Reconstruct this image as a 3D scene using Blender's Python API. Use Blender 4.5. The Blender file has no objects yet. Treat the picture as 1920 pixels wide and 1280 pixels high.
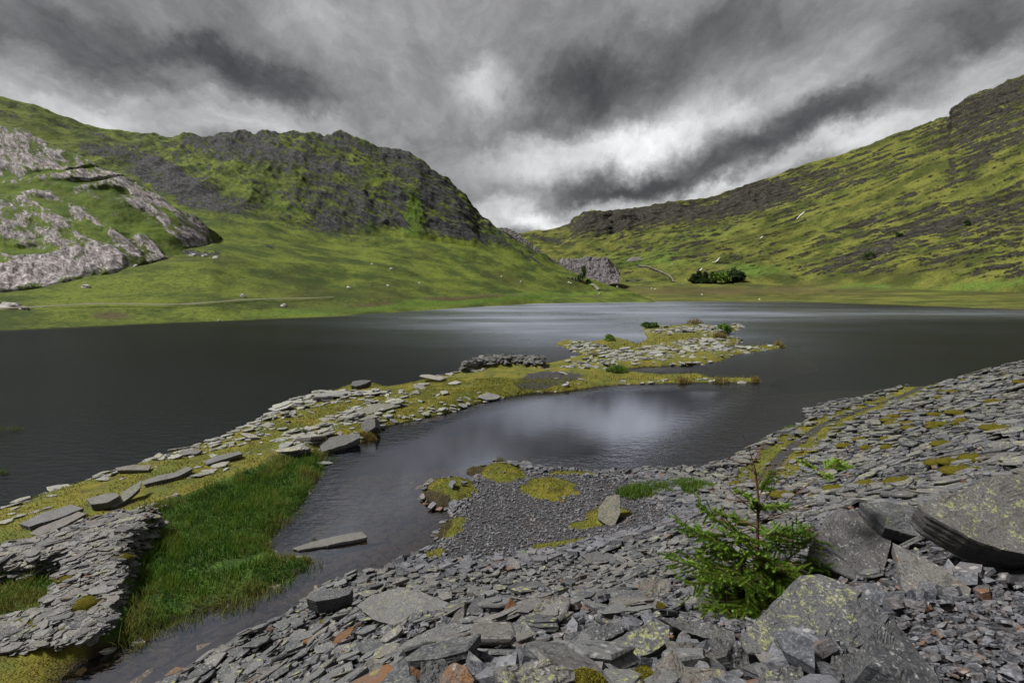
import bpy, math, random
import numpy as np
from mathutils import Vector, Matrix
rng = np.random.default_rng(7)
random.seed(7)
PI = math.pi
sc = bpy.context.scene
COL = sc.collection

# ------------------------------------------------------------ camera
CAM_H = 9.0
PITCH = math.radians(6.1)
FPX = 907.0                       # focal length in photo pixels (1920 wide)
cam_d = bpy.data.cameras.new('camera')
cam_d.sensor_width = 36.0
cam_d.lens = 36.0 * FPX / 1920.0
cam_d.clip_start = 0.05
cam_d.clip_end = 9000
cam = bpy.data.objects.new('camera', cam_d)
cam.location = (0, 0, CAM_H)
cam.rotation_euler = (PI / 2 - PITCH, 0, 0)
COL.objects.link(cam)
sc.camera = cam

EXPO = 2.40
sc.view_settings.view_transform = 'Standard'
sc.view_settings.look = 'None'
sc.view_settings.gamma = 1
sc.view_settings.use_curve_mapping = False
sc.view_settings.exposure = EXPO
sc.cycles.max_bounces = 6
sc.cycles.diffuse_bounces = 2
sc.cycles.glossy_bounces = 3
sc.cycles.transparent_max_bounces = 8
sc.cycles.sample_clamp_indirect = 3

def ray(px, py):
    """Direction of the photo's pixel in world space (numpy, unnormalised)."""
    px = np.asarray(px, float); py = np.asarray(py, float)
    r = (px - 960.0) / FPX; u = (640.0 - py) / FPX
    c, s = math.cos(PITCH), math.sin(PITCH)
    return np.stack([r, c + u * s, -s + u * c], -1)

def rdir(px, py):
    d = ray(px, py)
    return Vector(d / np.linalg.norm(d))

# ------------------------------------------------------------ sun (soft, through cloud)
SUN_EL, SUN_AZ = math.radians(53), math.radians(-96)       # azimuth from +Y towards +X
sd_ = Vector((math.sin(SUN_AZ) * math.cos(SUN_EL), math.cos(SUN_AZ) * math.cos(SUN_EL), math.sin(SUN_EL)))
sun_d = bpy.data.lights.new('sun', 'SUN')
sun_d.energy = 1.5
sun_d.angle = math.radians(12)
sun_d.color = (1.0, 0.97, 0.91)
sun = bpy.data.objects.new('sun', sun_d)
sun.rotation_euler = sd_.to_track_quat('Z', 'Y').to_euler()
COL.objects.link(sun)

# ------------------------------------------------------------ node helper
class NT:
    def __init__(s, tree):
        s.t = tree; s.n = tree.nodes; s.l = tree.links
    def set(s, sock, v):
        if isinstance(v, bpy.types.NodeSocket): s.l.new(v, sock)
        elif v is not None:
            if isinstance(v, (tuple, list)) and len(v) == 3 and sock.type == 'RGBA': v = (*v, 1)
            sock.default_value = v
    def new(s, typ, **kw):
        nd = s.n.new(typ)
        for k, v in kw.items(): setattr(nd, k, v)
        return nd
    def math(s, op, a, b=None, c=None, clamp=False):
        nd = s.new('ShaderNodeMath', operation=op, use_clamp=clamp)
        s.set(nd.inputs[0], a); s.set(nd.inputs[1], b)
        if c is not None: s.set(nd.inputs[2], c)
        return nd.outputs[0]
    def vmath(s, op, a, b=None, out=0):
        nd = s.new('ShaderNodeVectorMath', operation=op)
        s.set(nd.inputs[0], a)
        if b is not None:
            s.set(nd.inputs['Scale'] if op == 'SCALE' else nd.inputs[1], b)
        return nd.outputs[out]
    def noise(s, vec, scale, detail=4, rough=.55, dist=0., out=0, dims='3D'):
        nd = s.new('ShaderNodeTexNoise', noise_dimensions=dims)
        s.set(nd.inputs['Vector'], vec); s.set(nd.inputs['Scale'], scale)
        s.set(nd.inputs['Detail'], detail); s.set(nd.inputs['Roughness'], rough); s.set(nd.inputs['Distortion'], dist)
        return nd.outputs[out]
    def vor(s, vec, scale, feature='F1', out='Distance', rnd=1.):
        nd = s.new('ShaderNodeTexVoronoi', feature=feature)
        s.set(nd.inputs['Vector'], vec); s.set(nd.inputs['Scale'], scale); s.set(nd.inputs['Randomness'], rnd)
        return nd.outputs[out]
    def ss(s, v, a, b, lo=0., hi=1.):
        nd = s.new('ShaderNodeMapRange', interpolation_type='SMOOTHSTEP')
        s.set(nd.inputs[0], v)
        for i, x in zip((1, 2, 3, 4), (a, b, lo, hi)): s.set(nd.inputs[i], x)
        return nd.outputs[0]
    def mix(s, f, a, b, mode='MIX'):
        nd = s.new('ShaderNodeMix', data_type='RGBA', blend_type=mode)
        s.set(nd.inputs[0], f); s.set(nd.inputs[6], a); s.set(nd.inputs[7], b)
        return nd.outputs[2]
    def mapping(s, vec, loc=(0, 0, 0), rot=(0, 0, 0), scale=(1, 1, 1), typ='POINT'):
        nd = s.new('ShaderNodeMapping', vector_type=typ)
        s.set(nd.inputs[0], vec); s.set(nd.inputs[1], loc); s.set(nd.inputs[2], rot); s.set(nd.inputs[3], scale)
        return nd.outputs[0]
    def attr(s, name, out='Color'):
        nd = s.new('ShaderNodeAttribute', attribute_name=name)
        return nd.outputs[out]
    def sep(s, col):
        nd = s.new('ShaderNodeSeparateColor'); s.set(nd.inputs[0], col)
        return nd.outputs
    def bump(s, h, strength, dist, normal=None):
        nd = s.new('ShaderNodeBump')
        s.set(nd.inputs['Strength'], strength); s.set(nd.inputs['Distance'], dist); s.set(nd.inputs['Height'], h)
        if normal is not None: s.set(nd.inputs['Normal'], normal)
        return nd.outputs[0]

# ------------------------------------------------------------ world: sky under heavy moving cloud
world = bpy.data.worlds.new('World'); sc.world = world; world.use_nodes = True
w = NT(world.node_tree); w.n.clear()
out = w.new('ShaderNodeOutputWorld'); bg = w.new('ShaderNodeBackground')
bg.inputs[1].default_value = 0.1
w.l.new(bg.outputs[0], out.inputs[0])
sky = w.new('ShaderNodeTexSky', sky_type='NISHITA'); sky.sun_disc = False
sky.sun_elevation = SUN_EL; sky.sun_rotation = SUN_AZ
tc = w.new('ShaderNodeTexCoord').outputs['Generated']
warp = w.noise(tc, 3.6, 8, .66, out=1)
wv = w.vmath('SCALE', w.vmath('SUBTRACT', warp, (.5, .5, .5)), .22)
tw = w.vmath('ADD', tc, wv)
sx = w.new('ShaderNodeSeparateXYZ'); w.l.new(tc, sx.inputs[0])
zz = w.math('ADD', w.math('MAXIMUM', sx.outputs[2], 0.0), .16)
cx = w.new('ShaderNodeCombineXYZ')
w.set(cx.inputs[0], w.math('DIVIDE', sx.outputs[0], zz)); w.set(cx.inputs[1], w.math('DIVIDE', sx.outputs[1], zz))
plane = cx.outputs[0]
# wind streaks run away from the viewer and fan out from the valley's end
streak = w.noise(w.mapping(plane, (3.1, 1.7, 0), (0, 0, math.radians(8)), (1.2, .42, 1)), 1.15, 8, .62, .5)
billow = w.noise(w.mapping(tw, (0, 0, 0), (0, 0, 0), (1, 1, 1.9)), 4.6, 10, .66, .5)
fine = w.noise(w.mapping(plane, (9, 4, 0), (0, 0, math.radians(10)), (1, .5, 1)), 4.2, 6, .6, .5)
v = w.math('ADD', .56, w.math('MULTIPLY', w.math('SUBTRACT', streak, .5), .42))
v = w.math('ADD', v, w.math('MULTIPLY', w.math('SUBTRACT', billow, .5), .44))
v = w.math('ADD', v, w.math('MULTIPLY', w.math('SUBTRACT', fine, .5), .28))
#        px    py   rx   ry  tilt  weight
CLOUDS = [(230, 75, 460, 70, -13, -.22), (500, 150, 260, 40, -25, -.12), (60, 190, 260, 60, -5, .10),
          (330, 235, 460, 60, -3, .12), (620, 60, 260, 110, -20, .03), (700, 330, 260, 90, 0, .02),
          (1090, 185, 190, 85, 8, -.24), (1300, 70, 420, 75, 14, -.14), (940, 175, 130, 70, 20, .22),
          (1240, 270, 190, 70, 25, .27), (1060, 300, 220, 50, 10, .24), (1480, 190, 280, 60, 28, .15), (1740, 200, 330, 60, 27, .22),
          (1340, 300, 420, 58, 20, -.26), (1130, 372, 260, 40, 10, -.20), (1480, 228, 190, 45, 15, -.16),
          (1180, 395, 330, 26, 10, .26), (1500, 300, 320, 32, 20, .20), (965, 410, 120, 40, 0, .36), (1700, 60, 330, 60, 30, -.06), (1900, 20, 220, 90, 30, -.10)]
for (px, py, rx, ry, ang, wt) in CLOUDS:
    c = rdir(px, py); a_ = math.radians(ang)
    av = rdir(px + rx * math.cos(a_), py - rx * math.sin(a_)) - c
    bv = rdir(px - ry * math.sin(a_), py - ry * math.cos(a_)) - c
    ra, rb = av.length, bv.length
    zv = c.copy(); xv = (av - zv * av.dot(zv)).normalized(); yv = zv.cross(xv)
    M = Matrix((xv, yv, zv)).transposed()
    mp = w.mapping(tw, tuple(c), tuple(M.to_euler('XYZ')), (ra * 1.25, rb * 1.25, .7), 'TEXTURE')
    g = w.new('ShaderNodeTexGradient', gradient_type='SPHERICAL'); w.l.new(mp, g.inputs[0])
    v = w.math('ADD', v, w.ss(g.outputs[1], 0, .9, 0, wt * (.78 if wt < 0 else 1.)))
# towards the zenith the same grey cloud sheet goes on, a little denser than near the horizon
v = w.math('ADD', v, w.ss(sx.outputs[2], .40, .8, 0., -.06))
v = w.math('SMOOTH_MAX', v, .26, .12)
lum = w.math('POWER', v, 2.2)
lum = w.math('MULTIPLY', lum, 10.0 / 2 ** EXPO)
tint = w.mix(w.ss(v, .2, .7), (1., 1., 1.0), (1.0, 1.0, 1.01))
cl = w.vmath('SCALE', tint, lum)
w.l.new(w.mix(.994, sky.outputs[0], cl), bg.inputs[0])

# ------------------------------------------------------------ numpy noise
_P = rng.permutation(256).astype(np.int32); _P = np.concatenate([_P, _P, _P])
_G = rng.normal(size=(256, 3)); _G /= np.linalg.norm(_G, axis=1)[:, None]; _G = _G.astype(np.float32)
def pn(p, seed=0):
    p = np.asarray(p, np.float32) + np.float32(seed * 17.31)
    sh = p.shape[:-1]; p = p.reshape(-1, 3)
    i0 = np.floor(p).astype(np.int32); f = p - i0; i0 &= 255
    u = f * f * f * (f * (f * 6 - 15) + 10)
    r = np.zeros(len(p), np.float32)
    for dx in (0, 1):
        wx = u[:, 0] if dx else 1 - u[:, 0]
        hx = _P[(i0[:, 0] + dx) & 255]
        for dy in (0, 1):
            wy = wx * (u[:, 1] if dy else 1 - u[:, 1])
            hy = _P[hx + ((i0[:, 1] + dy) & 255)]
            for dz in (0, 1):
                g = _G[_P[hy + ((i0[:, 2] + dz) & 255)]]
                r += wy * (u[:, 2] if dz else 1 - u[:, 2]) * (g[:, 0] * (f[:, 0] - dx) + g[:, 1] * (f[:, 1] - dy) + g[:, 2] * (f[:, 2] - dz))
    return (r * 1.6).reshape(sh)
def fbm(p, octv=4, gain=.5, lac=2.03, seed=0, ridge=False):
    p = np.asarray(p, np.float32); a = 1.; s = 0.; t = 0.
    for o in range(octv):
        n = pn(p, seed + o)
        if ridge: n = 1 - 2 * np.abs(n)
        s = s + a * n; t += a; a *= gain; p = p * lac
    return s / t
def sstep(x, a, b):
    t = np.clip((x - a) / (b - a), 0, 1); return t * t * (3 - 2 * t)
def rot_coords(P, yaw, dip, sc_):
    """Coordinates along tilted rock beds: long in the bed, short across it."""
    cy, sy, cd, sdp = math.cos(yaw), math.sin(yaw), math.cos(dip), math.sin(dip)
    R = np.array([[cy * cd, sy * cd, sdp], [-sy, cy, 0], [-cy * sdp, -sy * sdp, cd]])
    return (P @ R.T) * np.array(sc_)

# ------------------------------------------------------------ mesh building
def mesh_np(name, V, loops, starts, totals=None, mat=None, smooth=False, attrs=None):
    me = bpy.data.meshes.new(name)
    V = np.asarray(V, np.float32); loops = np.asarray(loops, np.int32).ravel()
    me.vertices.add(len(V)); me.vertices.foreach_set('co', V.ravel())
    me.loops.add(len(loops)); me.loops.foreach_set('vertex_index', loops)
    me.polygons.add(len(starts)); me.polygons.foreach_set('loop_start', np.asarray(starts, np.int32))
    me.polygons.foreach_set('use_smooth', np.full(len(starts), smooth))
    me.update(calc_edges=True)
    if mat: me.materials.append(mat)
    for k, a in (attrs or {}).items():
        a = np.asarray(a, np.float32)
        if a.ndim == 2:
            at = me.attributes.new(k, 'FLOAT_COLOR', 'POINT')
            c4 = np.ones((len(V), 4), np.float32); c4[:, :a.shape[1]] = a
            at.data.foreach_set('color', c4.ravel())
        else:
            at = me.attributes.new(k, 'FLOAT', 'POINT'); at.data.foreach_set('value', a)
    return me
def grid_mesh(name, P, mat, attrs=None, keep=None, smooth=True):
    n, m = P.shape[:2]
    idx = np.arange(n * m).reshape(n, m)
    q = np.stack([idx[:-1, :-1], idx[1:, :-1], idx[1:, 1:], idx[:-1, 1:]], -1).reshape(-1, 4)
    if keep is not None:
        k = keep.ravel()[q].any(1); q = q[k]
        used = np.zeros(n * m, bool); used[q.ravel()] = True
        remap = np.cumsum(used) - 1
        q = remap[q]; V = P.reshape(-1, 3)[used]
        attrs = {k_: a.reshape(n * m, *a.shape[2:])[used] for k_, a in (attrs or {}).items()}
    else:
        V = P.reshape(-1, 3); attrs = {k_: a.reshape(n * m, *a.shape[2:]) for k_, a in (attrs or {}).items()}
    return mesh_np(name, V, q, np.arange(len(q)) * 4, None, mat, smooth, attrs)
def tri_mesh(name, V, T, mat, attrs=None, smooth=False):
    return mesh_np(name, V, T, np.arange(len(T)) * 3, None, mat, smooth, attrs)
def link(name, me, parent=None, loc=None):
    o = bpy.data.objects.new(name, me); COL.objects.link(o)
    if parent: o.parent = parent
    if loc is not None: o.location = loc
    return o
def tag(o, label=None, cat=None, group=None, kind=None):
    for k, v_ in (('label', label), ('category', cat), ('group', group), ('kind', kind)):
        if v_: o[k] = v_
    return o
def empty(name, loc, rz=0):
    o = link(name, None, loc=loc); o.rotation_euler.z = rz; o.empty_display_size = .2
    return o

# ------------------------------------------------------------ materials
def principled(name, rough=.9, spec=.3):
    m = bpy.data.materials.new(name); m.use_nodes = True
    t = NT(m.node_tree); b = t.n['Principled BSDF']
    b.inputs['Roughness'].default_value = rough; b.inputs['Specular IOR Level'].default_value = spec
    return m, t, b
def obj_co(t): return t.new('ShaderNodeTexCoord').outputs['Object']

def hill_material(name, rock_dark, rock_light, g_hi, g_lo, g_br, brown, bed=(.5, .6), fs=1.0, thr=.5, bsc=(.30, .30, 1.6), pit=.75, ea=2.3, joints=0.):
    """Fellside: mask R = bare rock, G = lush grass, B = brown/dead growth; noise breaks up every border."""
    m, t, b = principled(name, .95, .15)
    co = obj_co(t); s = t.sep(t.attr('mask'))
    beds = t.mapping(t.mapping(co, rot=(0, bed[0], bed[1])), scale=bsc)
    n1 = t.noise(beds, .22 * fs, 7, .70, .3); n2 = t.noise(co, .45 * fs, 7, .72); n3 = t.noise(co, .045 * fs, 5, .6)
    edge = t.math('ADD', t.math('MULTIPLY', t.math('SUBTRACT', n1, .5), ea), t.math('MULTIPLY', t.math('SUBTRACT', n2, .5), 1.5))
    rk = t.ss(t.math('ADD', s[0], edge), thr - .06, thr + .08)
    rock = t.mix(t.ss(t.noise(beds, .7 * fs, 8, .78, .5), .40, .64), rock_dark, rock_light)
    rock = t.mix(t.math('MULTIPLY', t.ss(n2, .5, .62), pit), rock, tuple(x * .32 for x in rock_dark))
    if joints:
        jc = t.mapping(t.mapping(t.vmath('ADD', co, t.vmath('SCALE', t.noise(co, .25, 4, .6, out=1), 3.)), rot=(0, bed[0], bed[1])), scale=(.10, .14, .42))
        jn = t.vor(jc, 1., 'DISTANCE_TO_EDGE'); cr = t.ss(jn, .0, .06)
        rock = t.mix(t.math('MULTIPLY', t.math('SUBTRACT', 1., cr), joints), rock, (.03, .03, .022))
        rock = t.mix(t.ss(t.sep(t.vor(jc, 1., out='Color'))[0], 0, 1, 0, .35), rock, rock_dark)
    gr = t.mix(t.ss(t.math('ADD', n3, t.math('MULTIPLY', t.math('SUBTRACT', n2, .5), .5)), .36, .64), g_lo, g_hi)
    gr = t.mix(t.ss(t.math('ADD', s[1], t.math('MULTIPLY', t.math('SUBTRACT', n2, .5), .7)), .3, .75), gr, g_br)
    gr = t.mix(t.ss(t.math('ADD', s[2], t.math('MULTIPLY', t.math('SUBTRACT', n1, .5), .9)), .3, .8), gr, brown)
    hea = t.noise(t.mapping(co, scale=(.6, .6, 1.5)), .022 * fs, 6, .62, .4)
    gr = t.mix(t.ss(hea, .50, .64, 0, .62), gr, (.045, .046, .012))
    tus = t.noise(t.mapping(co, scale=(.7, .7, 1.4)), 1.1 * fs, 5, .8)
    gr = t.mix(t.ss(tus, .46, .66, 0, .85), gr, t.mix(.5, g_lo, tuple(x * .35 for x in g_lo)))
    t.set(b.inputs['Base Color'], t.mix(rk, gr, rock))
    hgt = t.math('ADD', t.math('MULTIPLY', n1, t.math('ADD', 1., t.math('MULTIPLY', rk, 2.))), t.math('MULTIPLY', tus, .8))
    t.set(b.inputs['Normal'], t.bump(hgt, .45 if joints else .8, .9 / fs))
    return m

M = {}
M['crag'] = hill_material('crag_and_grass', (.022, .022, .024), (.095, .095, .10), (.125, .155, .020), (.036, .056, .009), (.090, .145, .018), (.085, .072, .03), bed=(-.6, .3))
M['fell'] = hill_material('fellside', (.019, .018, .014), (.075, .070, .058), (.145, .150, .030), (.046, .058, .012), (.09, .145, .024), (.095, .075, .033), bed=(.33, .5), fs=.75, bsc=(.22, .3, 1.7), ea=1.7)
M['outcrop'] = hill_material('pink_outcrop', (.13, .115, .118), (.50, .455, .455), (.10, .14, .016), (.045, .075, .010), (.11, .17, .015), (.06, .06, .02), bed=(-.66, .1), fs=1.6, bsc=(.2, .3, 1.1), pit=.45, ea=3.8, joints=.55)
# ------------------------------------------------------------ far slopes: one sheet each
def lerp_keys(keys, x):
    k = np.array(keys, float); y = np.interp(x, k[:, 0], k[:, 1])
    return y
def smooth1(a, n, axis=0):
    for _ in range(n):
        p = np.concatenate([np.take(a, [0], axis), a, np.take(a, [-1], axis)], axis)
        a = .25 * np.take(p, range(0, a.shape[axis]), axis) + .5 * a + .25 * np.take(p, range(2, a.shape[axis] + 2), axis)
    return a
def depth_on_z(px, py, z):
    r = ray(px, py); return r[..., 1] * (z - CAM_H) / r[..., 2]
def patch(x0, x1, dx, lines, back=(60, -30)):
    """lines: (y keys, Y-distance keys or ('z', height), rows up to this line)."""
    X = np.arange(x0, x1 + dx, dx)
    Ys, Ds, N = [], [], []
    for yk, dk, n in lines:
        y = smooth1(lerp_keys(yk, X), 3); Ys.append(y); N.append(n)
        Ds.append(depth_on_z(X, y, dk[1]) if dk[0] == 'z' else smooth1(lerp_keys(dk, X), 12))
    rows_y, rows_D = [], []
    for i in range(len(lines)):
        if i == 0: rows_y.append(Ys[0]); rows_D.append(Ds[0]); continue
        for k in range(1, N[i] + 1):
            f = k / N[i]
            rows_y.append(Ys[i - 1] * (1 - f) + Ys[i] * f); rows_D.append(Ds[i - 1] * (1 - f) + Ds[i] * f)
    PY = np.array(rows_y); D = np.array(rows_D); PX = np.broadcast_to(X, PY.shape)
    r = ray(PX, PY); P = r / r[..., 1:2] * D[..., None]; P[..., 2] += CAM_H
    if back:
        last = P[-1]; dirn = last.copy(); dirn[:, 2] = 0; dirn /= np.linalg.norm(dirn, axis=1)[:, None]
        for k in (.1, .3, 1.):
            q = last + dirn * back[0] * k; q[:, 2] += back[1] * k ** 1.5
            P = np.concatenate([P, q[None]]); PY = np.concatenate([PY, PY[-1:] - 1]); PX = np.concatenate([PX, PX[-1:]])
    return P, PX, PY
def normals(P):
    du = np.gradient(P, axis=1); dv = np.gradient(P, axis=0)
    n = np.cross(du, dv); n /= np.linalg.norm(n, axis=-1, keepdims=True) + 1e-9
    return n
def blob(PX, PY, cx, cy, rx, ry, ang=0):
    a = math.radians(ang); dx = PX - cx; dy = -(PY - cy)
    u = (dx * math.cos(a) + dy * math.sin(a)) / rx; v_ = (-dx * math.sin(a) + dy * math.cos(a)) / ry
    return np.exp(-(u * u + v_ * v_))
def blobs(PX, PY, L):
    s = np.zeros(PX.shape)
    for (*a, wt) in L: s = s + wt * blob(PX, PY, *a)
    return s
def polyline_mask(PX, PY, pts, width):
    pts = np.array(pts, float); d = np.full(PX.shape, 1e9)
    for a, b_ in zip(pts[:-1], pts[1:]):
        ab = b_ - a; t = np.clip(((PX - a[0]) * ab[0] + (PY - a[1]) * ab[1]) / (ab @ ab), 0, 1)
        d = np.minimum(d, np.hypot(PX - a[0] - t * ab[0], PY - a[1] - t * ab[1]))
    return 1 - sstep(d, width * .5, width)

SURF = {}                               # sheets for standing things on them
def sheet_point(name, px, py):
    P, PX, PY = SURF[name]
    i = np.argmin((PX - px) ** 2 + ((PY - py) * 1.) ** 2)
    return P.reshape(-1, 3)[i].copy()

# ---- the slope and crag across the water
RIDGE_L = [(-300, 120), (0, 178), (60, 194), (120, 221), (180, 238), (250, 252), (330, 256), (400, 258), (425, 251), (480, 250), (500, 246), (530, 250), (560, 249), (600, 253), (640, 252), (670, 262), (700, 273), (740, 283), (770, 292), (800, 312), (835, 338), (870, 372), (900, 400), (930, 424), (960, 442), (1000, 470), (1050, 497), (1100, 521), (1150, 536), (1200, 553), (1230, 566)]
L = [([(-300, 642), (0, 622), (300, 608), (620, 595), (870, 578), (1000, 570), (1200, 567), (1230, 567)], ('z', -.25), 0),
     ([(-300, 590), (0, 588), (400, 578), (700, 562), (900, 557), (1100, 551), (1180, 560), (1230, 566.9)], [(-300, 118), (0, 120), (400, 150), (700, 205), (900, 275), (1100, 385), (1230, 350)], 34),
     ([(-300, 550), (0, 535), (400, 487), (700, 500), (900, 515), (1050, 528), (1120, 541), (1190, 557), (1230, 566.6)], [(-300, 145), (0, 150), (400, 205), (700, 290), (900, 360), (1100, 420), (1230, 355)], 44),
     ([(-300, 400), (0, 390), (330, 372), (400, 385), (500, 405), (620, 440), (780, 450), (870, 462), (960, 480), (1030, 502), (1100, 526), (1150, 540), (1195, 555), (1230, 566.3)], [(-300, 330), (0, 330), (400, 350), (700, 410), (900, 440), (1050, 450), (1230, 360)], 70),
     (RIDGE_L, [(-300, 470), (0, 490), (250, 560), (500, 570), (640, 540), (770, 510), (900, 490), (1050, 470), (1130, 455), (1230, 365)], 150)]
P, PX, PY = patch(-300, 1230, 1.9, L, back=(90, -50))
P = smooth1(P, 0)
nrm = normals(P)
base_y = lerp_keys(L[3][0], PX[0])[None, :]
crag = sstep(base_y - PY, -6, 26) * (1 - sstep(PX, 1010, 1080))
crag *= 1 - .78 * blob(PX, PY, 60, 240, 330, 75, -18)                  # smooth grass shoulder at the top left
crag = np.clip(crag, 0, 1)
beds = rot_coords(P, .2, -.5, (.022, .022, .085))
d1 = fbm(beds, 4, .45, seed=3, ridge=True); d2 = fbm(P * .03, 4, .5, seed=11); d3 = fbm(P * np.array([.16, .1, .09]), 4, .55, seed=21, ridge=True)
guly = fbm(np.stack([P[..., 0] * .03 + P[..., 2] * .012, P[..., 1] * .01, P[..., 2] * .012], -1), 4, .5, seed=31, ridge=True)
small = fbm(P * .10, 3, .5, seed=41)
sizef = np.clip(P[..., 1] / 300., .3, 1.3)
shore = sstep(P[..., 2], 0., 4.)
disp = crag * (5. * d1 + 6.5 * guly + .7 * d3 - 4) + (1 - crag) * shore * sizef * (2.2 * d2 + .75 * small) + (1 - crag) * sstep(P[..., 2], 14, 60) * 1.6 * guly
P = P + nrm * disp[..., None] * np.array([.7, 1., 1.]) 
N2 = normals(P)
steep = sstep(1 - np.abs(N2[..., 2]), .30, .62)
rock = crag * (.29 + .34 * steep + .30 * d1 - .16 * d2)
rock += .5 * blobs(PX, PY, [(560, 300, 130, 50, -20, .35), (690, 380, 130, 45, -30, .25), (400, 300, 70, 28, -10, .45), (390, 270, 80, 15, 0, .4), (800, 360, 80, 40, -45, .3), (470, 285, 60, 25, 0, .4)]) * crag
rock += .75 * blobs(PX, PY, [(350, 345, 110, 15, -30, .85), (175, 285, 42, 13, -12, .8), (250, 300, 60, 9, -28, .5), (320, 320, 60, 9, -30, .6), (290, 345, 70, 14, -28, .7), (380, 385, 60, 16, -20, .8), (20, 216, 36, 6, -22, .7), (95, 232, 40, 5, -20, .5), (180, 255, 40, 5, -15, .6),
                       (560, 420, 140, 18, -16, .5), (640, 435, 50, 10, -12, .5), (860, 440, 60, 10, -15, .5), (1010, 497, 50, 5, -28, .6), (370, 475, 48, 4, 0, .75), (510, 470, 36, 4, -22, .65), (590, 435, 14, 3, -10, .5), (880, 492, 20, 4, -10, .4), (800, 480, 60, 3, -10, .35), (700, 535, 14, 2, 0, .5)])
rock *= 1 - .85 * np.clip(blobs(PX, PY, [(780, 400, 16, 50, 8, 1.), (860, 355, 10, 40, 30, .6), (500, 330, 110, 12, -14, .7), (640, 290, 90, 9, -20, .6), (600, 330, 90, 10, -12, .5), (540, 270, 40, 18, -20, .5), (700, 340, 30, 50, 30, .5), (480, 370, 100, 12, -25, .6)]), 0, 1)
lush = .32 * crag + blobs(PX, PY, [(500, 370, 200, 40, -22, .12), (250, 480, 260, 60, 0, .3), (150, 560, 300, 30, 0, .35), (780, 420, 22, 40, 0, .7), (700, 575, 300, 12, 4, .8), (430, 400, 60, 16, -25, .4), (1000, 556, 200, 8, 2, .7)]) + .1 * small
brown = blobs(PX, PY, [(210, 592, 46, 9, 0, 1.0), (700, 570, 60, 6, 2, .9), (900, 556, 90, 5, 3, .8), (60, 215, 260, 30, -18, .32), (300, 268, 200, 16, 0, .3), (1100, 555, 120, 4, 0, .6), (480, 578, 120, 5, 2, .5), (720, 485, 200, 12, -6, .18), (820, 560, 40, 4, 0, .7), (330, 565, 200, 4, 0, .4)]) + crag * sstep(fbm(P * .02, 3, .5, seed=61), .1, .5) * .4
track = polyline_mask(PX, PY, [(-300, 590), (0, 582), (150, 578), (350, 574), (480, 567), (640, 558)], 2.4)
rock = np.where(track > .3, -.6, rock); brown = np.where(track > .5, .0, brown); lush = np.where(track > .3, -1, lush)
SURF['left'] = (P, PX, PY)
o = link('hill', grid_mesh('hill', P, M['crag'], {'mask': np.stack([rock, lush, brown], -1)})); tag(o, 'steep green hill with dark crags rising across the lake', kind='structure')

# ---- the long fellside on the other side and the valley floor
RIDGE_R = [(900, 445), (980, 438), (1010, 433), (1040, 432), (1070, 423), (1082, 408), (1095, 402), (1110, 397), (1130, 398), (1150, 402), (1165, 395), (1200, 391), (1240, 384), (1280, 378), (1320, 372), (1370, 362), (1430, 341), (1500, 315), (1560, 296), (1620, 277), (1700, 244), (1780, 221), (1790, 208), (1830, 184), (1870, 166), (1920, 146), (2050, 100), (2300, 60)]
L = [([(900, 569), (1200, 567), (1500, 569), (1700, 574), (1920, 582), (2300, 598)], ('z', -.25), 0),
     ([(900, 557), (1200, 556), (1500, 556), (1700, 561), (1920, 568), (2300, 580)], ('z', 2.2), 22),
     ([(900, 534), (1200, 528), (1400, 530), (1600, 538), (1920, 548), (2300, 555)], [(900, 640), (1200, 640), (1500, 560), (1700, 460), (1920, 360), (2300, 320)], 34),
     ([(900, 490), (1200, 462), (1500, 440), (1700, 400), (1920, 350), (2300, 320)], [(900, 800), (1200, 790), (1500, 680), (1700, 560), (1920, 450), (2300, 400)], 120),
     (RIDGE_R, [(900, 1050), (1080, 1000), (1200, 980), (1500, 860), (1700, 760), (1920, 650), (2300, 580)], 130)]
P, PX, PY = patch(900, 2300, 2.0, L, back=(120, -60))
nrm = normals(P)
hill = sstep(P[..., 2], 6, 30)
beds = rot_coords(P, -.55, .30, (.012, .02, .085))
d1 = fbm(beds, 4, .5, seed=5, ridge=True)
d2 = fbm(P * .012, 4, .5, seed=15); small = fbm(P * .09, 4, .55, seed=25); d3 = fbm(P * np.array([.05, .05, .12]), 4, .5, seed=35, ridge=True)
kn = blobs(PX, PY, [(1130, 420, 60, 22, 0, 1.), (1230, 405, 90, 18, 8, .8), (1400, 375, 70, 18, 18, .9), (1870, 195, 100, 30, 24, 1.2), (1440, 370, 60, 16, 15, .5)])
disp = hill * (5.5 * d1 + 4.5 * d2 + 1.4 * d3 + .4 * small - 2) + kn * (6 * d3 + 5 * d1) + (1 - hill) * .35 * small * sstep(P[..., 2], .2, 2.)
P = P + nrm * disp[..., None]
N2 = normals(P)
steep = sstep(1 - np.abs(N2[..., 2]), .18, .5)
patchy = fbm(P * .008, 3, .5, seed=75)
rock = hill * (-.02 + .42 * steep + .30 * d1 + .50 * patchy) + kn * .5
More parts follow.
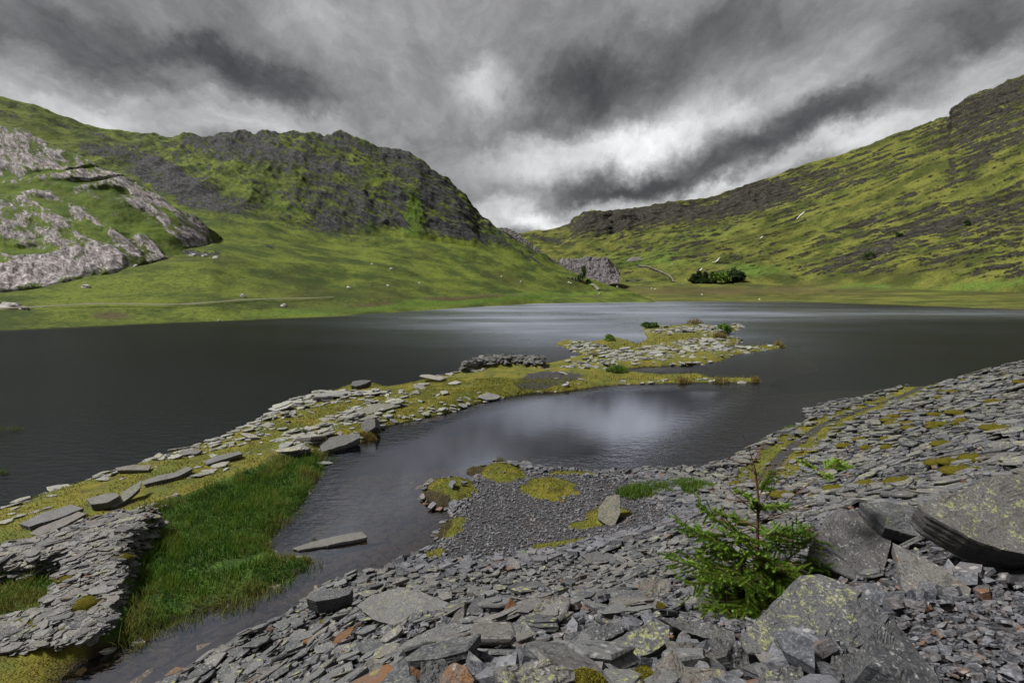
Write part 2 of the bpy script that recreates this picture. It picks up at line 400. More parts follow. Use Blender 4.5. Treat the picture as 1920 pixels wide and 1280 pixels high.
rock += .62 * blobs(PX, PY, [(1650, 480, 150, 26, 24, .40), (1760, 425, 160, 12, 20, .45), (1830, 300, 130, 14, 24, .35), (1600, 420, 160, 12, 22, .25), (1700, 300, 150, 14, 22, .4), (1450, 350, 80, 22, 18, .4), (1560, 350, 60, 8, 20, .4), (1260, 405, 130, 14, 8, .35), (1195, 410, 60, 10, 5, .3), (1850, 520, 120, 10, 8, .3), (1560, 546, 12, 3, 0, .9), (1890, 549, 40, 3, 0, .7), (1195, 467, 5, 3, 20, 1.), (1218, 467, 6, 4, 25, 1.1), (1180, 467, 4, 2, 20, .9), (1165, 465, 3, 2, 20, .8),
                       (1050, 456, 70, 3, -12, .7), (1500, 520, 120, 10, 22, .25), (1400, 480, 60, 10, 20, .2), (1180, 484, 40, 5, 0, .0)])
lush = .10 + .4 * small + blobs(PX, PY, [(1420, 510, 60, 14, 0, .7), (1620, 540, 70, 8, 0, .8), (1850, 535, 130, 12, 5, .6), (1230, 490, 140, 22, 0, .45), (1330, 440, 140, 20, 10, .4), (1500, 330, 250, 18, 20, .25), (1850, 200, 120, 14, 22, .4)])
brown = (1 - hill) * .38 + blobs(PX, PY, [(1350, 545, 300, 6, 0, .4), (1240, 405, 200, 20, 8, .5), (1120, 430, 120, 18, 0, .3), (1500, 330, 300, 14, 20, .35), (1450, 400, 160, 16, 18, .25), (1700, 470, 200, 30, 20, .2)]) - .5 * blob(PX, PY, 1500, 566, 900, 4) + .25 * d2
trackm = polyline_mask(PX, PY, [(1195, 497), (1232, 508), (1258, 520), (1264, 525)], 2.2)
rock = np.where(trackm > .3, 2., rock)
SURF['right'] = (P, PX, PY)
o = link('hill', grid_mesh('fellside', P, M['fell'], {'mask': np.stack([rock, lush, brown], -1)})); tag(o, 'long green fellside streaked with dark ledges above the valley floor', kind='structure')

# ---- far blue-green top beyond the pass
L = [([(900, 470), (1200, 470)], [(900, 1900), (1200, 1900)], 0), ([(900, 452), (960, 446), (1000, 436), (1006, 432), (1012, 434), (1040, 433), (1060, 434), (1120, 432), (1200, 440)], [(900, 2200), (1200, 2200)], 16)]
P, PX, PY = patch(900, 1200, 3, L, back=(300, -60))
P[..., 2] += 6 * fbm(P * .01, 3, seed=4)
z0 = np.zeros(PX.shape)
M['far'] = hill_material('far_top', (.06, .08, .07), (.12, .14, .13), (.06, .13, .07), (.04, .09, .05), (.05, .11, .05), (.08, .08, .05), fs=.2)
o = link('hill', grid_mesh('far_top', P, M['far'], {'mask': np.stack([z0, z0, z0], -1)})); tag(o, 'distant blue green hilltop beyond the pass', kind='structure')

# ---- pale outcrop on the near side of the far slope
L = [([(-300, 628), (0, 566), (90, 556), (180, 532), (240, 514), (320, 494), (412, 462)], [(-300, 146), (0, 146), (180, 158), (410, 200)], 0),
     ([(-300, 600), (0, 548), (90, 540), (170, 520), (240, 502), (320, 482), (412, 452)], [(-300, 142), (0, 143), (180, 156), (410, 197)], 6),
     ([(-300, 540), (0, 472), (90, 470), (180, 450), (300, 430), (412, 448)], [(-300, 155), (0, 155), (180, 168), (410, 198)], 50),
     ([(-300, 340), (0, 340), (100, 345), (200, 345), (250, 352), (300, 390), (350, 418), (412, 444)], [(-300, 185), (0, 188), (200, 196), (300, 196), (410, 199)], 80),
     ([(-300, 190), (0, 237), (40, 244), (60, 258), (90, 272), (130, 290), (170, 304), (190, 322), (230, 330), (262, 345), (300, 372), (330, 392), (360, 408), (400, 432), (412, 441)], [(-300, 215), (0, 218), (200, 205), (300, 200), (410, 201)], 60)]
PA, PXA, PYA = SURF['left']; XA = PXA[0]
def depth_on_left(px, py):
    o_ = np.zeros(len(px))
    for k_, (a_, b_) in enumerate(zip(px, py)):
        j_ = int(np.clip(np.searchsorted(XA, a_), 1, len(XA) - 1)); o_[k_] = np.interp(-b_, -PYA[:-3, j_], PA[:-3, j_, 1])
    return o_
P, PX, PY = patch(-300, 412, 1.25, L, back=None)
DA = np.array([depth_on_left(PX[i], PY[i]) for i in range(len(P))])
base6 = smooth1(DA[6:7], 30, axis=1); tgt = base6 + .36 * np.maximum(PY[6:7] - PY, -2) + 0 * DA; rows = np.arange(len(P))[:, None]
tgt = tgt + 4 * (1 - sstep(rows, 0, 6)) + 3 * sstep(PX, 385, 412)
P = (P - [0, 0, CAM_H]) / P[..., 1:2] * tgt[..., None] + [0, 0, CAM_H]
P = np.concatenate([P, P[-1:] + np.array([-1, 4, -1.5]), P[-1:] + np.array([-4, 16, -12.])]); PX = np.concatenate([PX, PX[-1:], PX[-1:]]); PY = np.concatenate([PY, PY[-1:] - 1, PY[-1:] - 2])
nrm = normals(P)
beds = rot_coords(P, .15, -.72, (.04, .06, .26))
d1 = fbm(beds, 4, .45, seed=8, ridge=True)
d2 = fbm(P * .07, 4, .5, seed=18); d3 = fbm(rot_coords(P, .2, -.66, (.06, .12, .9)), 4, .6, seed=28, ridge=True)
RK = [(60, 290, 120, 38, -8, 1.1), (0, 270, 60, 40, 0, .6), (150, 320, 60, 12, -10, .7), (90, 335, 70, 9, 6, .35), (180, 325, 35, 12, 8, .6), (165, 352, 45, 8, 6, .75), (235, 345, 40, 14, -20, .9), (290, 375, 60, 18, -38, .95),
      (350, 415, 70, 20, -40, 1.0), (245, 380, 45, 12, -20, .65), (70, 362, 38, 7, -10, .8), (330, 430, 45, 12, -35, .7), (20, 395, 80, 12, -28, .6), (90, 415, 90, 22, -32, .95), (10, 440, 70, 28, -25, 1.1), (110, 450, 50, 16, -35, .6), (200, 430, 50, 9, -40, .8), (150, 400, 40, 12, -30, .5),
      (280, 465, 45, 14, -42, .9), (250, 475, 40, 12, -45, .6), (200, 490, 38, 20, -38, 1.1), (110, 500, 90, 30, 12, 1.7), (30, 520, 60, 26, 10, 1.5), (5, 477, 12, 8, 0, .8), (55, 385, 16, 8, 0, .7)]
rock0 = blobs(PX, PY, RK)
rock0 -= blobs(PX, PY, [(60, 352, 160, 6, -2, .4), (190, 314, 80, 3, 7, 1.2), (110, 322, 60, 3, 7, 1.0), (150, 341, 90, 3, 6, 1.1), (30, 470, 110, 6, 3, .7), (60, 475, 60, 7, 0, .8), (160, 478, 20, 10, -40, .7)])
rk = sstep(rock0 + .25 * d2, .3, .7)
disp = rk * (1.1 * d1 + .45 * d3 + .3) + (1 - rk) * .7 * d2 + 1.1 * d2
disp *= 1 - .9 * sstep(PX, 380, 410)
P = P + nrm * disp[..., None]
lush = .25 + .5 * blobs(PX, PY, [(250, 440, 100, 22, -30, .6), (120, 470, 60, 10, 0, .5), (160, 345, 100, 5, 6, .6)]) + .3 * d2
brown = .12 + .4 * sstep(d2, 0, .5) * (1 - rk)
SURF['outcrop'] = (P, PX, PY)
o = link('rock_outcrop', grid_mesh('rock_outcrop', P, M['outcrop'], {'mask': np.stack([np.minimum(rock0 * .85 - .08, .54 + .5 * blobs(PX, PY, [(110, 500, 90, 30, 12, 1.), (30, 520, 60, 26, 10, 1.), (200, 490, 30, 16, -38, .8)])) + .16 * d1, lush, brown], -1)})); tag(o, 'pale pinkish grey rock outcrop banded with grass above the far shore', kind='structure')

# ------------------------------------------------------------ near ground: heights measured from the photograph's ground points
def on_z(px, py, z):
    r = ray(px, py); k = (z - CAM_H) / r[..., 2]
    return np.stack([r[..., 0] * k, r[..., 1] * k], -1)
CP = [(960, 1280, 7.25), (650, 1280, 4.6), (460, 1280, 2.0), (800, 1180, 4.6), (700, 1150, 3.0), (960, 1180, 5.6), (960, 1110, 2.1), (820, 1090, 1.1), (1080, 1110, 4.0), (1000, 1040, .7), (900, 1000, .45), (1050, 960, .5), (1000, 900, .45), (1150, 940, .7), (1200, 1050, 2.2),
      (1300, 1000, 2.7), (1300, 900, .75), (1400, 900, .9), (1450, 900, .9), (1540, 810, .8), (1640, 765, .8), (1700, 745, .9), (1400, 1160, 6.3), (1250, 1180, 6.5), (1500, 1280, 7.35), (1700, 1110, 6.95), (1850, 1060, 7.05), (1920, 1280, 7.5), (1560, 980, 6.3), (1680, 950, 5.9), (1600, 925, 3.6),
      (1500, 950, 2.2), (1700, 900, 3.6), (1700, 830, 2.6), (1920, 900, 5.3), (1920, 800, 4.9), (1800, 760, 2.6), (1920, 700, 4.0), (1100, 1260, 7.1), (1150, 1120, 5.0), (1320, 1080, 5.2)]
CPw = []
for px, py, z in CP:
    q = on_z(px, py, z); CPw.append((q[0], q[1], z))
CPw += [(0, -5, 8.0), (-7, -4, 5.5), (9, -4, 8.4), (-11, 3, 1.5), (22, 2, 8.6), (26, -10, 10), (42, 14, 9), (46, 30, 6.5), (-14, -9, 5), (0, -14, 9)]
CPw = np.array(CPw)
def _phi(a, b_): return np.sqrt(((a[:, None, :2] - b_[None, :, :2]) ** 2).sum(-1) + 1.2)
_W = np.linalg.solve(_phi(CPw, CPw) - 0 * np.eye(len(CPw)), CPw[:, 2])
def rbf(x, y):
    sh = x.shape; q = np.stack([x.ravel(), y.ravel()], -1); r = np.zeros(len(q))
    for k in range(len(CPw)): r += _W[k] * np.sqrt((q[:, 0] - CPw[k, 0]) ** 2 + (q[:, 1] - CPw[k, 1]) ** 2 + 1.2)
    return r.reshape(sh)
def sdf(x, y, poly):
    """Signed distance to a closed polygon, positive inside."""
    poly = np.asarray(poly, float); d = np.full(x.shape, 1e18); ins = np.zeros(x.shape, bool)
    for i in range(len(poly)):
        a = poly[i]; b_ = poly[(i + 1) % len(poly)]; ab = b_ - a
        t = np.clip(((x - a[0]) * ab[0] + (y - a[1]) * ab[1]) / max(ab @ ab, 1e-12), 0, 1)
        d = np.minimum(d, (x - a[0] - t * ab[0]) ** 2 + (y - a[1] - t * ab[1]) ** 2)
        c = (a[1] > y) != (b_[1] > y)
        if abs(ab[1]) > 1e-12: ins ^= c & (x < ab[0] * (y - a[1]) / ab[1] + a[0])
    return np.where(ins, 1, -1) * np.sqrt(d)
def inpoly(x, y, poly): return sdf(x, y, poly) > 0
def wpoly(pts, z=0.):
    return np.array([on_z(p[0], p[1], p[2] if len(p) > 2 else z) for p in pts])

BANK = [(330, 1285), (400, 1243), (470, 1203), (530, 1168), (572, 1140), (600, 1112), (650, 1092), (720, 1080), (770, 1058), (815, 1030), (840, 995), (850, 965), (838, 945), (800, 930), (796, 908), (835, 896), (890, 905), (905, 880), (935, 864), (985, 868), (1003, 882), (1060, 887), (1180, 898),
        (1200, 884), (1310, 888), (1325, 878), (1370, 862), (1420, 838), (1462, 812), (1520, 792), (1512, 768), (1560, 758), (1620, 750), (1680, 742), (1740, 736)]
BANKw = np.vstack([wpoly(BANK), [(33, 39), (40, 41), (60, 46), (75, 40), (75, -30), (-30, -30), (-26, -6), (-13, 4)]])
xs = np.concatenate([np.arange(-14, 18, .11), np.arange(18, 48, .22)]); ys = np.concatenate([np.arange(-5, 26, .11), np.arange(26, 46, .2)])
GX, GY = np.meshgrid(xs, ys)
SD = sdf(GX, GY, BANKw)
def smin(a, b_, k): h = np.clip(.5 + .5 * (b_ - a) / k, 0, 1); return b_ * (1 - h) + a * h - k * h * (1 - h)
H = smin(rbf(GX, GY), .03 + .85 * np.maximum(SD, 0), .25)
G3 = np.stack([GX, GY, GX * 0], -1)
nz = fbm(G3 * .55, 4, .5, seed=2); nf = fbm(G3 * 2.2, 3, .5, seed=9)
nearf = sstep(np.hypot(GX, GY), 3, 12)
H = np.where(SD > 0, H + sstep(SD, 0, 1.5) * (.10 + .10 * sstep(H, 1, 4)) * nz + .03 * nf, np.maximum(-.13 * (-SD) - .02 + .04 * nz, -3.))
MOUNDS = [(845, 915, 46, 26, .42), (828, 900, 24, 12, .2), (945, 882, 42, 20, .36), (1028, 922, 50, 22, .5), (845, 985, 26, 22, .12), (800, 1050, 36, 16, .16), (1140, 985, 40, 18, .15), (1105, 1003, 36, 9, .07), (1050, 1042, 60, 9, .05), (895, 872, 22, 8, .12), (1085, 888, 50, 6, .12)]
MW = []
def mound_u(x, y, c, rx_, ry_):
    q = np.stack([x, y, 0 * x + c[0]], -1)
    return (((x - c[0]) / rx_) ** 2 + ((y - c[1]) / ry_) ** 2) * (1 + .75 * fbm(q * 1.3, 3, .6, seed=44))
for (mx, my, mrx, mry, mh) in MOUNDS:
    c = on_z(mx, my, .3); e = on_z(mx + mrx, my, .3); f_ = on_z(mx, my - mry, .3)
    MW.append((c, abs(e[0] - c[0]), abs(f_[1] - c[1]), mh))
    u2 = mound_u(GX, GY, c, MW[-1][1], MW[-1][2])
    H = np.where(u2 < 1, np.maximum(H, np.maximum(H, 0) * .3 + mh * np.clip(1 - u2, 0, 1) ** .5 * (1 + .15 * nf) - .02), H)
HB = H
def bilin(xs_, ys_, A, x, y):
    x = np.asarray(x, float); y = np.asarray(y, float)
    i = np.clip(np.searchsorted(xs_, x) - 1, 0, len(xs_) - 2); j = np.clip(np.searchsorted(ys_, y) - 1, 0, len(ys_) - 2)
    fx = np.clip((x - xs_[i]) / (xs_[i + 1] - xs_[i]), 0, 1); fy = np.clip((y - ys_[j]) / (ys_[j + 1] - ys_[j]), 0, 1)
    return A[j, i] * (1 - fx) * (1 - fy) + A[j, i + 1] * fx * (1 - fy) + A[j + 1, i] * (1 - fx) * fy + A[j + 1, i + 1] * fx * fy
def hbank(x, y): return bilin(xs, ys, HB, x, y)

# pixel position of a world point (used only to lay out the ground cover measured from the photograph)
def pix(x, y, z):
    c, s = math.cos(PITCH), math.sin(PITCH); dz_ = z - CAM_H
    dep = y * c - dz_ * s; up = y * s + dz_ * c
    dep = np.maximum(dep, .05)
    return 960 + FPX * x / dep, 640 - FPX * up / dep, dep

# ---- the grassy slate causeway out in the lake
CW = [(-160, 985, .5), (-60, 955, .5), (0, 938, .5), (60, 918, .5), (100, 905, .5), (190, 878, .5), (280, 850, .5), (380, 820, .5), (430, 800, .5), (500, 770, .5), (535, 750, .4), (600, 737, .3), (650, 722, .2), (700, 716, .2), (730, 722, .4), (800, 707, .4), (870, 690, .5), (930, 684, .5), (1018, 680, .4), (1040, 678, .2), (1095, 664, .1),
      (1070, 655, .1), (1040, 643, .1), (1060, 636, .2), (1110, 640, .2), (1150, 630, .3), (1178, 636, .3), (1195, 644, .2), (1215, 633, .2), (1205, 618, .1), (1208, 610, .2), (1250, 612, .2), (1300, 607, .3), (1340, 609, .3), (1390, 611, .1), (1388, 617, 0), (1345, 632, 0), (1388, 636, .1), (1390, 642, 0),
      (1350, 655, 0), (1400, 650, .1), (1464, 646, .1), (1462, 654, 0), (1385, 664, 0), (1350, 678, 0), (1300, 685, 0), (1220, 687, 0), (1155, 693, 0), (1160, 698, .05), (1240, 702, .05), (1310, 700, .05), (1330, 707, .05), (1422, 709, .1), (1421, 717, 0), (1300, 717, 0), (1160, 721, 0), (1050, 734, 0), (1000, 736, 0), (970, 741, 0),
      (900, 754, 0), (850, 771, 0), (780, 786, 0), (720, 800, 0), (700, 822, 0), (650, 838, 0), (606, 850, 0), (594, 895, 0), (562, 948, 0), (517, 990, 0), (500, 1018, 0), (524, 1046, 0), (588, 1045, 0), (578, 1062, 0), (500, 1102, 0), (420, 1135, 0), (330, 1158, 0), (255, 1203, 0), (180, 1225, 0), (125, 1260, 0), (95, 1300, 0), (60, 1370, 0), (-300, 1600, 0), (-420, 1060, .4)]
CWw = wpoly(CW)
xc = np.concatenate([np.arange(-26, 4, .16), np.arange(4, 58, .3)]); yc = np.concatenate([np.arange(9, 40, .16), np.arange(40, 138, .34)])
CX, CY = np.meshgrid(xc, yc)
SC = sdf(CX, CY, CWw)
WALLP = wpoly([(-220, 1040), (0, 1022), (100, 1000), (160, 975), (215, 960), (300, 955), (268, 985), (240, 1010), (233, 1050), (213, 1110, .95), (195, 1160, .75), (150, 1190, .6), (60, 1212, .5), (-220, 1270, .5), (-220, 1200, .5), (0, 1160, .6), (85, 1135, .8), (105, 1090, 1.), (125, 1035), (60, 1047), (-220, 1085)], 1.15)
HEAPP = wpoly([(868, 700), (905, 690), (960, 688), (1016, 690), (1020, 684), (960, 680), (905, 682), (870, 694)], .5)
RUSHP = wpoly([(250, 1000), (305, 955), (360, 940), (450, 905), (540, 862), (606, 848), (594, 895), (562, 948), (517, 990), (500, 1018), (530, 1046), (588, 1045), (578, 1062), (500, 1102), (420, 1135), (330, 1158), (255, 1200), (205, 1190), (200, 1150), (225, 1085), (238, 1030)], .2)
SW = sdf(CX, CY, WALLP); SH = sdf(CX, CY, HEAPP); SR = sdf(CX, CY, RUSHP)
C3 = np.stack([CX, CY, CX * 0], -1)
n1 = fbm(C3 * .35, 4, .5, seed=12); n2 = fbm(C3 * 1.6, 3, .5, seed=13)
PXc, PYc, _ = pix(CX, CY, .2 + 0 * CX)
cap = .55 + .18 * n1 - .30 * sstep(SR, -.5, .8)
cap = cap * (1 - .8 * np.clip(blobs(PXc, PYc, [(1290, 708, 150, 12, 0, 1.2), (1400, 654, 80, 8, 0, 1.), (1080, 648, 60, 18, 0, 1.), (1350, 614, 60, 8, 0, .8), (1200, 640, 40, 14, 0, .7), (1180, 715, 80, 10, 0, .8), (1350, 640, 40, 8, 0, .8)]), 0, 1))
HC = smin(cap, .03 + .5 * np.maximum(SC, 0), .2) + .05 * n2 * sstep(SC, 0, .6)
HC = np.where(SC > 0, HC, np.maximum(SC * .55 - .02, -3.))
HC = np.maximum(HC, np.minimum(.5 + .65 * sstep(CY, 11.3, 14.) + .12 * n2, .1 + 4.5 * (SW + .18)))
HC = np.maximum(HC, np.minimum(1.35 + .3 * n2, .3 + 2.6 * (SH + .35)))
def hcause(x, y): return bilin(xc, yc, HC, x, y)
def ground_at(px, py, hf=hbank, t0=1.5, t1=60., dz=0.):
    """Where the sight line of a photo point meets the ground."""
    r = ray(px, py).reshape(-1, 3); P_ = np.zeros((len(r), 3))
    ts = t0 * (t1 / t0) ** np.linspace(0, 1, 2500)
    for k, d in enumerate(r):
        x = d[0] * ts; y = d[1] * ts; z = CAM_H + d[2] * ts
        hit = np.nonzero(z <= hf(x, y) + dz)[0]
        i = hit[0] if len(hit) else len(ts) - 1
        P_[k] = (x[i], y[i], z[i])
    return P_

def ground_material(name, kind):
    m, t, b = principled(name, .92, .25)
    co = obj_co(t); s = t.sep(t.attr('mask'))
    n2 = t.noise(co, 2.2, 6, .65); n3 = t.noise(co, 9, 4, .7); n4 = t.noise(co, .5, 4, .6)
    turf = t.mix(t.ss(n4, .38, .62), (.150, .132, .014), (.085, .100, .012))
    turf = t.mix(t.ss(n2, .48, .72), turf, (.12, .07, .015))
    turf = t.mix(t.ss(n3, .45, .8, 0, .6), turf, (.035, .04, .008))
    turf = t.mix(t.ss(t.noise(co, 1.1, 6, .75), .47, .66, 0, .7), turf, (.038, .045, .010))
    lush = t.mix(t.ss(n2, .35, .65), (.05, .095, .010), (.022, .05, .006))
    soil = t.mix(t.ss(t.vor(co, 26, out='Color'), .2, .9), (.016, .016, .018), (.055, .054, .058))
    soil = t.mix(t.ss(n2, .55, .75, 0, .5), soil, (.10, .055, .03))
    silt = t.mix(t.ss(n2, .4, .6), (.020, .014, .009), (.038, .026, .016))
    e = t.math('MULTIPLY', t.math('SUBTRACT', t.noise(co, 1.7, 6, .7), .5), 1.3)
    c = t.mix(t.ss(t.math('ADD', s[0], e), .4, .6), soil, turf)
    c = t.mix(t.ss(t.math('ADD', s[1], e), .4, .6), c, lush)
    c = t.mix(s[2], c, silt)
    t.set(b.inputs['Base Color'], c)
    hgt = t.math('ADD', t.math('MULTIPLY', n3, .6), t.math('MULTIPLY', t.vor(co, 18), .5))
    t.set(b.inputs['Normal'], t.bump(hgt, .7, .06))
    return m
M['ground'] = ground_material('bank_ground', 0)
PXg, PYg, DPg = pix(GX, GY, HB)
TRACKW = wpoly([(1430, 900, .9), (1470, 850, .8), (1530, 800, .8), (1600, 770, .8), (1680, 745, .8), (1760, 735, .9)])
def dist_line(x, y, L_):
    d = np.full(np.shape(x), 1e9)
    for a, b_ in zip(L_[:-1], L_[1:]):
        ab = b_ - a; t = np.clip(((x - a[0]) * ab[0] + (y - a[1]) * ab[1]) / (ab @ ab), 0, 1)
        d = np.minimum(d, np.hypot(x - a[0] - t * ab[0], y - a[1] - t * ab[1]))
    return d
TRK = dist_line(GX, GY, TRACKW)
turf = (1 - sstep(TRK, .9, 1.9)) * .95 * (1 - .8 * (1 - sstep(np.abs(TRK - .1), .1, .35)))
for (c, rx_, ry_, mh) in MW:
    u2 = mound_u(GX, GY, c, rx_, ry_); turf = np.maximum(turf, 1 - sstep(u2, .8, 1.2))
turf = np.maximum(turf, .35 * sstep(-nz, .1, .5) * (H < 1))
PXc, PYc, _ = pix(CX, CY, HC)
soilc = blobs(PXc, PYc, [(1040, 706, 60, 12, 0, 1.), (1000, 722, 40, 10, 0, 1.)])
turfc = np.clip(1.1 - soilc * 1.3 - .9 * sstep(SW, -.1, .1) - .9 * sstep(SH, -.4, .0), 0, 1.2)
pit = inpoly(CX, CY, wpoly([(-220, 1085), (60, 1047), (125, 1035), (105, 1090), (85, 1135), (0, 1160), (-220, 1200)], 1.1))
lushc = np.clip(sstep(SR, -.8, .3) * 1.2 + .6 * pit, 0, 1)
o = link('ground', grid_mesh('causeway_ground', np.stack([CX, CY, HC], -1), M['ground'], {'mask': np.stack([turfc, lushc, (SC < .05) * 1.], -1)}, keep=(SC > -5)))
tag(o, 'grassy causeway of quarry waste running out into the lake', kind='structure')

# ------------------------------------------------------------ lake bed and water
m, t, b = principled('lake_bed', 1, 0)
t.set(b.inputs['Base Color'], t.mix(t.noise(obj_co(t), .6, 4), (.006, .006, .006), (.010, .009, .008)))
V = [(-900, -60, -3.05), (900, -60, -3.05), (900, 900, -3.05), (-900, 900, -3.05)]
me = bpy.data.meshes.new('lake_bed'); me.from_pydata(V, [], [(0, 1, 2, 3)]); me.materials.append(m)
tag(link('lake_bed', me), 'dark silty bed of the lake', kind='structure')

m = bpy.data.materials.new('lake_water'); m.use_nodes = True; t = NT(m.node_tree); t.n.clear()
outn = t.new('ShaderNodeOutputMaterial'); co = obj_co(t)
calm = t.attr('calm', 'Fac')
wind_sheen = t.attr('wind_sheen', 'Fac'); gust = t.math('MULTIPLY', wind_sheen, t.ss(t.noise(t.mapping(co, scale=(.012, .030, 1)), 1., 4, .6), .36, .66))
rip1 = t.noise(t.mapping(co, rot=(0, 0, .5), scale=(1., 2.2, 1)), 1.1, 3, .55, .4)
rip2 = t.noise(t.mapping(co, rot=(0, 0, .2), scale=(1., 1.7, 1)), 4.5, 2, .5, .3)
hgt = t.math('ADD', rip1, t.math('MULTIPLY', rip2, .35))
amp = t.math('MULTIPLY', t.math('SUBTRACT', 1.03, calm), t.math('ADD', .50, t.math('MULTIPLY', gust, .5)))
nb = t.bump(hgt, t.math('MULTIPLY', amp, .36), .5)
fr = t.new('ShaderNodeFresnel'); fr.inputs[0].default_value = 1.333; 
gl = t.new('ShaderNodeBsdfGlossy'); t.l.new(nb, gl.inputs['Normal'])
t.set(gl.inputs['Roughness'], t.math('ADD', .06, t.math('MULTIPLY', amp, t.math('ADD', .22, t.math('MULTIPLY', wind_sheen, .12)))))
gl.inputs['Color'].default_value = (.80, .86, 1., 1)
tr = t.new('ShaderNodeBsdfTransparent'); tr.inputs[0].default_value = (.40, .35, .27, 1)
mx = t.new('ShaderNodeMixShader'); t.set(mx.inputs[0], t.math('MULTIPLY', t.math('SMOOTH_MIN', fr.outputs[0], t.math('ADD', .34, t.math('MULTIPLY', wind_sheen, .46)), .3), t.math('ADD', .46, t.math('MULTIPLY', .50, t.math('MAXIMUM', calm, t.math('MULTIPLY', wind_sheen, .9))))))  # mask strengthens reflection to paint the bright mid-lake sheen; calm pool boosted too
t.l.new(tr.outputs[0], mx.inputs[1]); t.l.new(gl.outputs[0], mx.inputs[2]); t.l.new(mx.outputs[0], outn.inputs[0])
M['water'] = m
wx = np.concatenate([np.linspace(-700, -60, 20), np.arange(-56, 80, 2.), np.linspace(84, 800, 24)]); wy = np.concatenate([np.arange(-20, 140, 2.), np.linspace(145, 700, 30)])
WX, WY = np.meshgrid(wx, wy)
PXw, PYw, _ = pix(WX, np.maximum(WY, 3), WX * 0)
POND = wpoly([(1430, 722), (1160, 722), (970, 742), (780, 788), (600, 855), (520, 990), (80, 1290), (-300, 1500), (300, 1500), (600, 1110), (850, 960), (1000, 880), (1180, 890), (1330, 800)])
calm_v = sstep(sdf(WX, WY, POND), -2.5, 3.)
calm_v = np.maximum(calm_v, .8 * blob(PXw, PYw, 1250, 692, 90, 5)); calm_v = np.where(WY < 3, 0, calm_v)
o = link('lake', grid_mesh('lake', np.stack([WX, WY, WX * 0], -1), m, {'calm': calm_v, 'wind_sheen': np.where(WY < 20, 0, np.clip(.10 + .12 * sstep(PXw, 900, 1500) + blobs(PXw, PYw, [(1070, 590, 360, 60, 0, 1.15), (1750, 588, 500, 9, 0, .6), (1250, 650, 300, 40, 0, .25)]), 0, 1))})); tag(o, 'dark rippled lake water', kind='structure')  # blobs place the painted reflection sheen as well as wind ripples
# ------------------------------------------------------------ slate
def slate_material(name, base=(.075, .080, .092), light=(.19, .19, .195), warm=(.20, .165, .14), lichen=(.27, .28, .10), scale=1., lk=1., rnd=1., topdark=False):
    m, t, b = principled(name, .72, .35)
    co = obj_co(t); geo = t.new('ShaderNodeNewGeometry'); oi = t.new('ShaderNodeObjectInfo')
    s = t.sep(t.attr('mask'))
    tint = t.math('FRACT', t.math('ADD', s[0], t.math('MULTIPLY', oi.outputs['Random'], rnd)))
    wp = t.vmath('ADD', co, t.vmath('SCALE', (37., 11., 5.), oi.outputs['Random']))
    n1 = t.noise(wp, 6 * scale, 6, .7, .4); n2 = t.noise(wp, 28 * scale, 5, .7); n3 = t.noise(wp, 1.8 * scale, 4, .6)
    c = t.mix(t.ss(tint, .15, .95), base, light)
    c = t.mix(t.ss(t.math('FRACT', t.math('MULTIPLY', tint, 7.13)), .55, 1., 0, .75), c, warm)
    c = t.mix(t.ss(n1, .35, .68, 0, .55), c, light)
    n5 = t.noise(wp, 75 * scale ** .5, 3, .7); c = t.mix(t.ss(n5, .5, .66, 0, .5), c, tuple(min(1, x * 1.9) for x in light))
    c = t.mix(t.ss(n2, .50, .66, 0, .8), c, tuple(x * .45 for x in base))
    nz_ = t.new('ShaderNodeSeparateXYZ'); t.l.new(geo.outputs['Normal'], nz_.inputs[0])
    up = t.ss(nz_.outputs[2], .25, .75)
    # pale crust lichen and yellow-green map lichen on the upper faces
    sp = t.vor(t.vmath('ADD', wp, t.vmath('SCALE', t.noise(wp, 14 * scale, 3, .6, out=1), .06)), 13 * scale)
    pale = t.math('MULTIPLY', t.ss(sp, .30, .18), t.math('MULTIPLY', up, t.ss(n3, .44, .56)))
    c = t.mix(t.math('MULTIPLY', pale, .6), c, (.34, .34, .32))
    sp2 = t.vor(t.vmath('ADD', wp, t.vmath('SCALE', t.noise(wp, 9 * scale, 6, .8, out=1), .22)), 8 * scale)
    n4 = t.noise(wp, 3.7 * scale, 5, .7)
    th = t.math('ADD', t.math('MULTIPLY', t.math('SUBTRACT', n4, .5), 2.2), t.math('SUBTRACT', s[1], .62))
    yl = t.math('MULTIPLY', t.math('MULTIPLY', t.ss(sp2, .42, .25), t.ss(th, -.06, .1)), up)
    c = t.mix(t.math('MULTIPLY', yl, .85 * lk), c, lichen)
    ru = t.ss(t.math('ADD', t.math('MULTIPLY', t.math('SUBTRACT', n1, .5), 1.4), t.math('SUBTRACT', s[2], .55)), -.05, .25)
    c = t.mix(ru, c, t.mix(n2, (.165, .070, .020), (.10, .055, .03)))
    t.set(b.inputs['Base Color'], c)
    t.set(b.inputs['Roughness'], t.ss(n2, .3, .7, .55, .85))
    lam = t.math('ADD', t.math('MULTIPLY', t.noise(wp, 4 * scale, 8, .8, 1.2), 1.6), t.math('MULTIPLY', t.noise(t.mapping(wp, scale=(1, 1, 14)), 3 * scale, 4, .7), t.math('SUBTRACT', 1., up))) if rnd == 0 else t.noise(t.mapping(wp, rot=(.3, .2, 0), scale=(1, 1, 7)), 9 * scale, 5, .7)
    t.set(b.inputs['Normal'], t.bump(t.math('ADD', lam, t.math('MULTIPLY', n2, .5)), .55, .03 / scale))
    return m
M['slate'] = slate_material('slate', base=(.028, .031, .037), light=(.125, .127, .128), warm=(.13, .112, .095))
M['slab'] = slate_material('slab', base=(.030, .033, .041), light=(.105, .104, .102), warm=(.11, .09, .072), scale=2.6, rnd=0.)
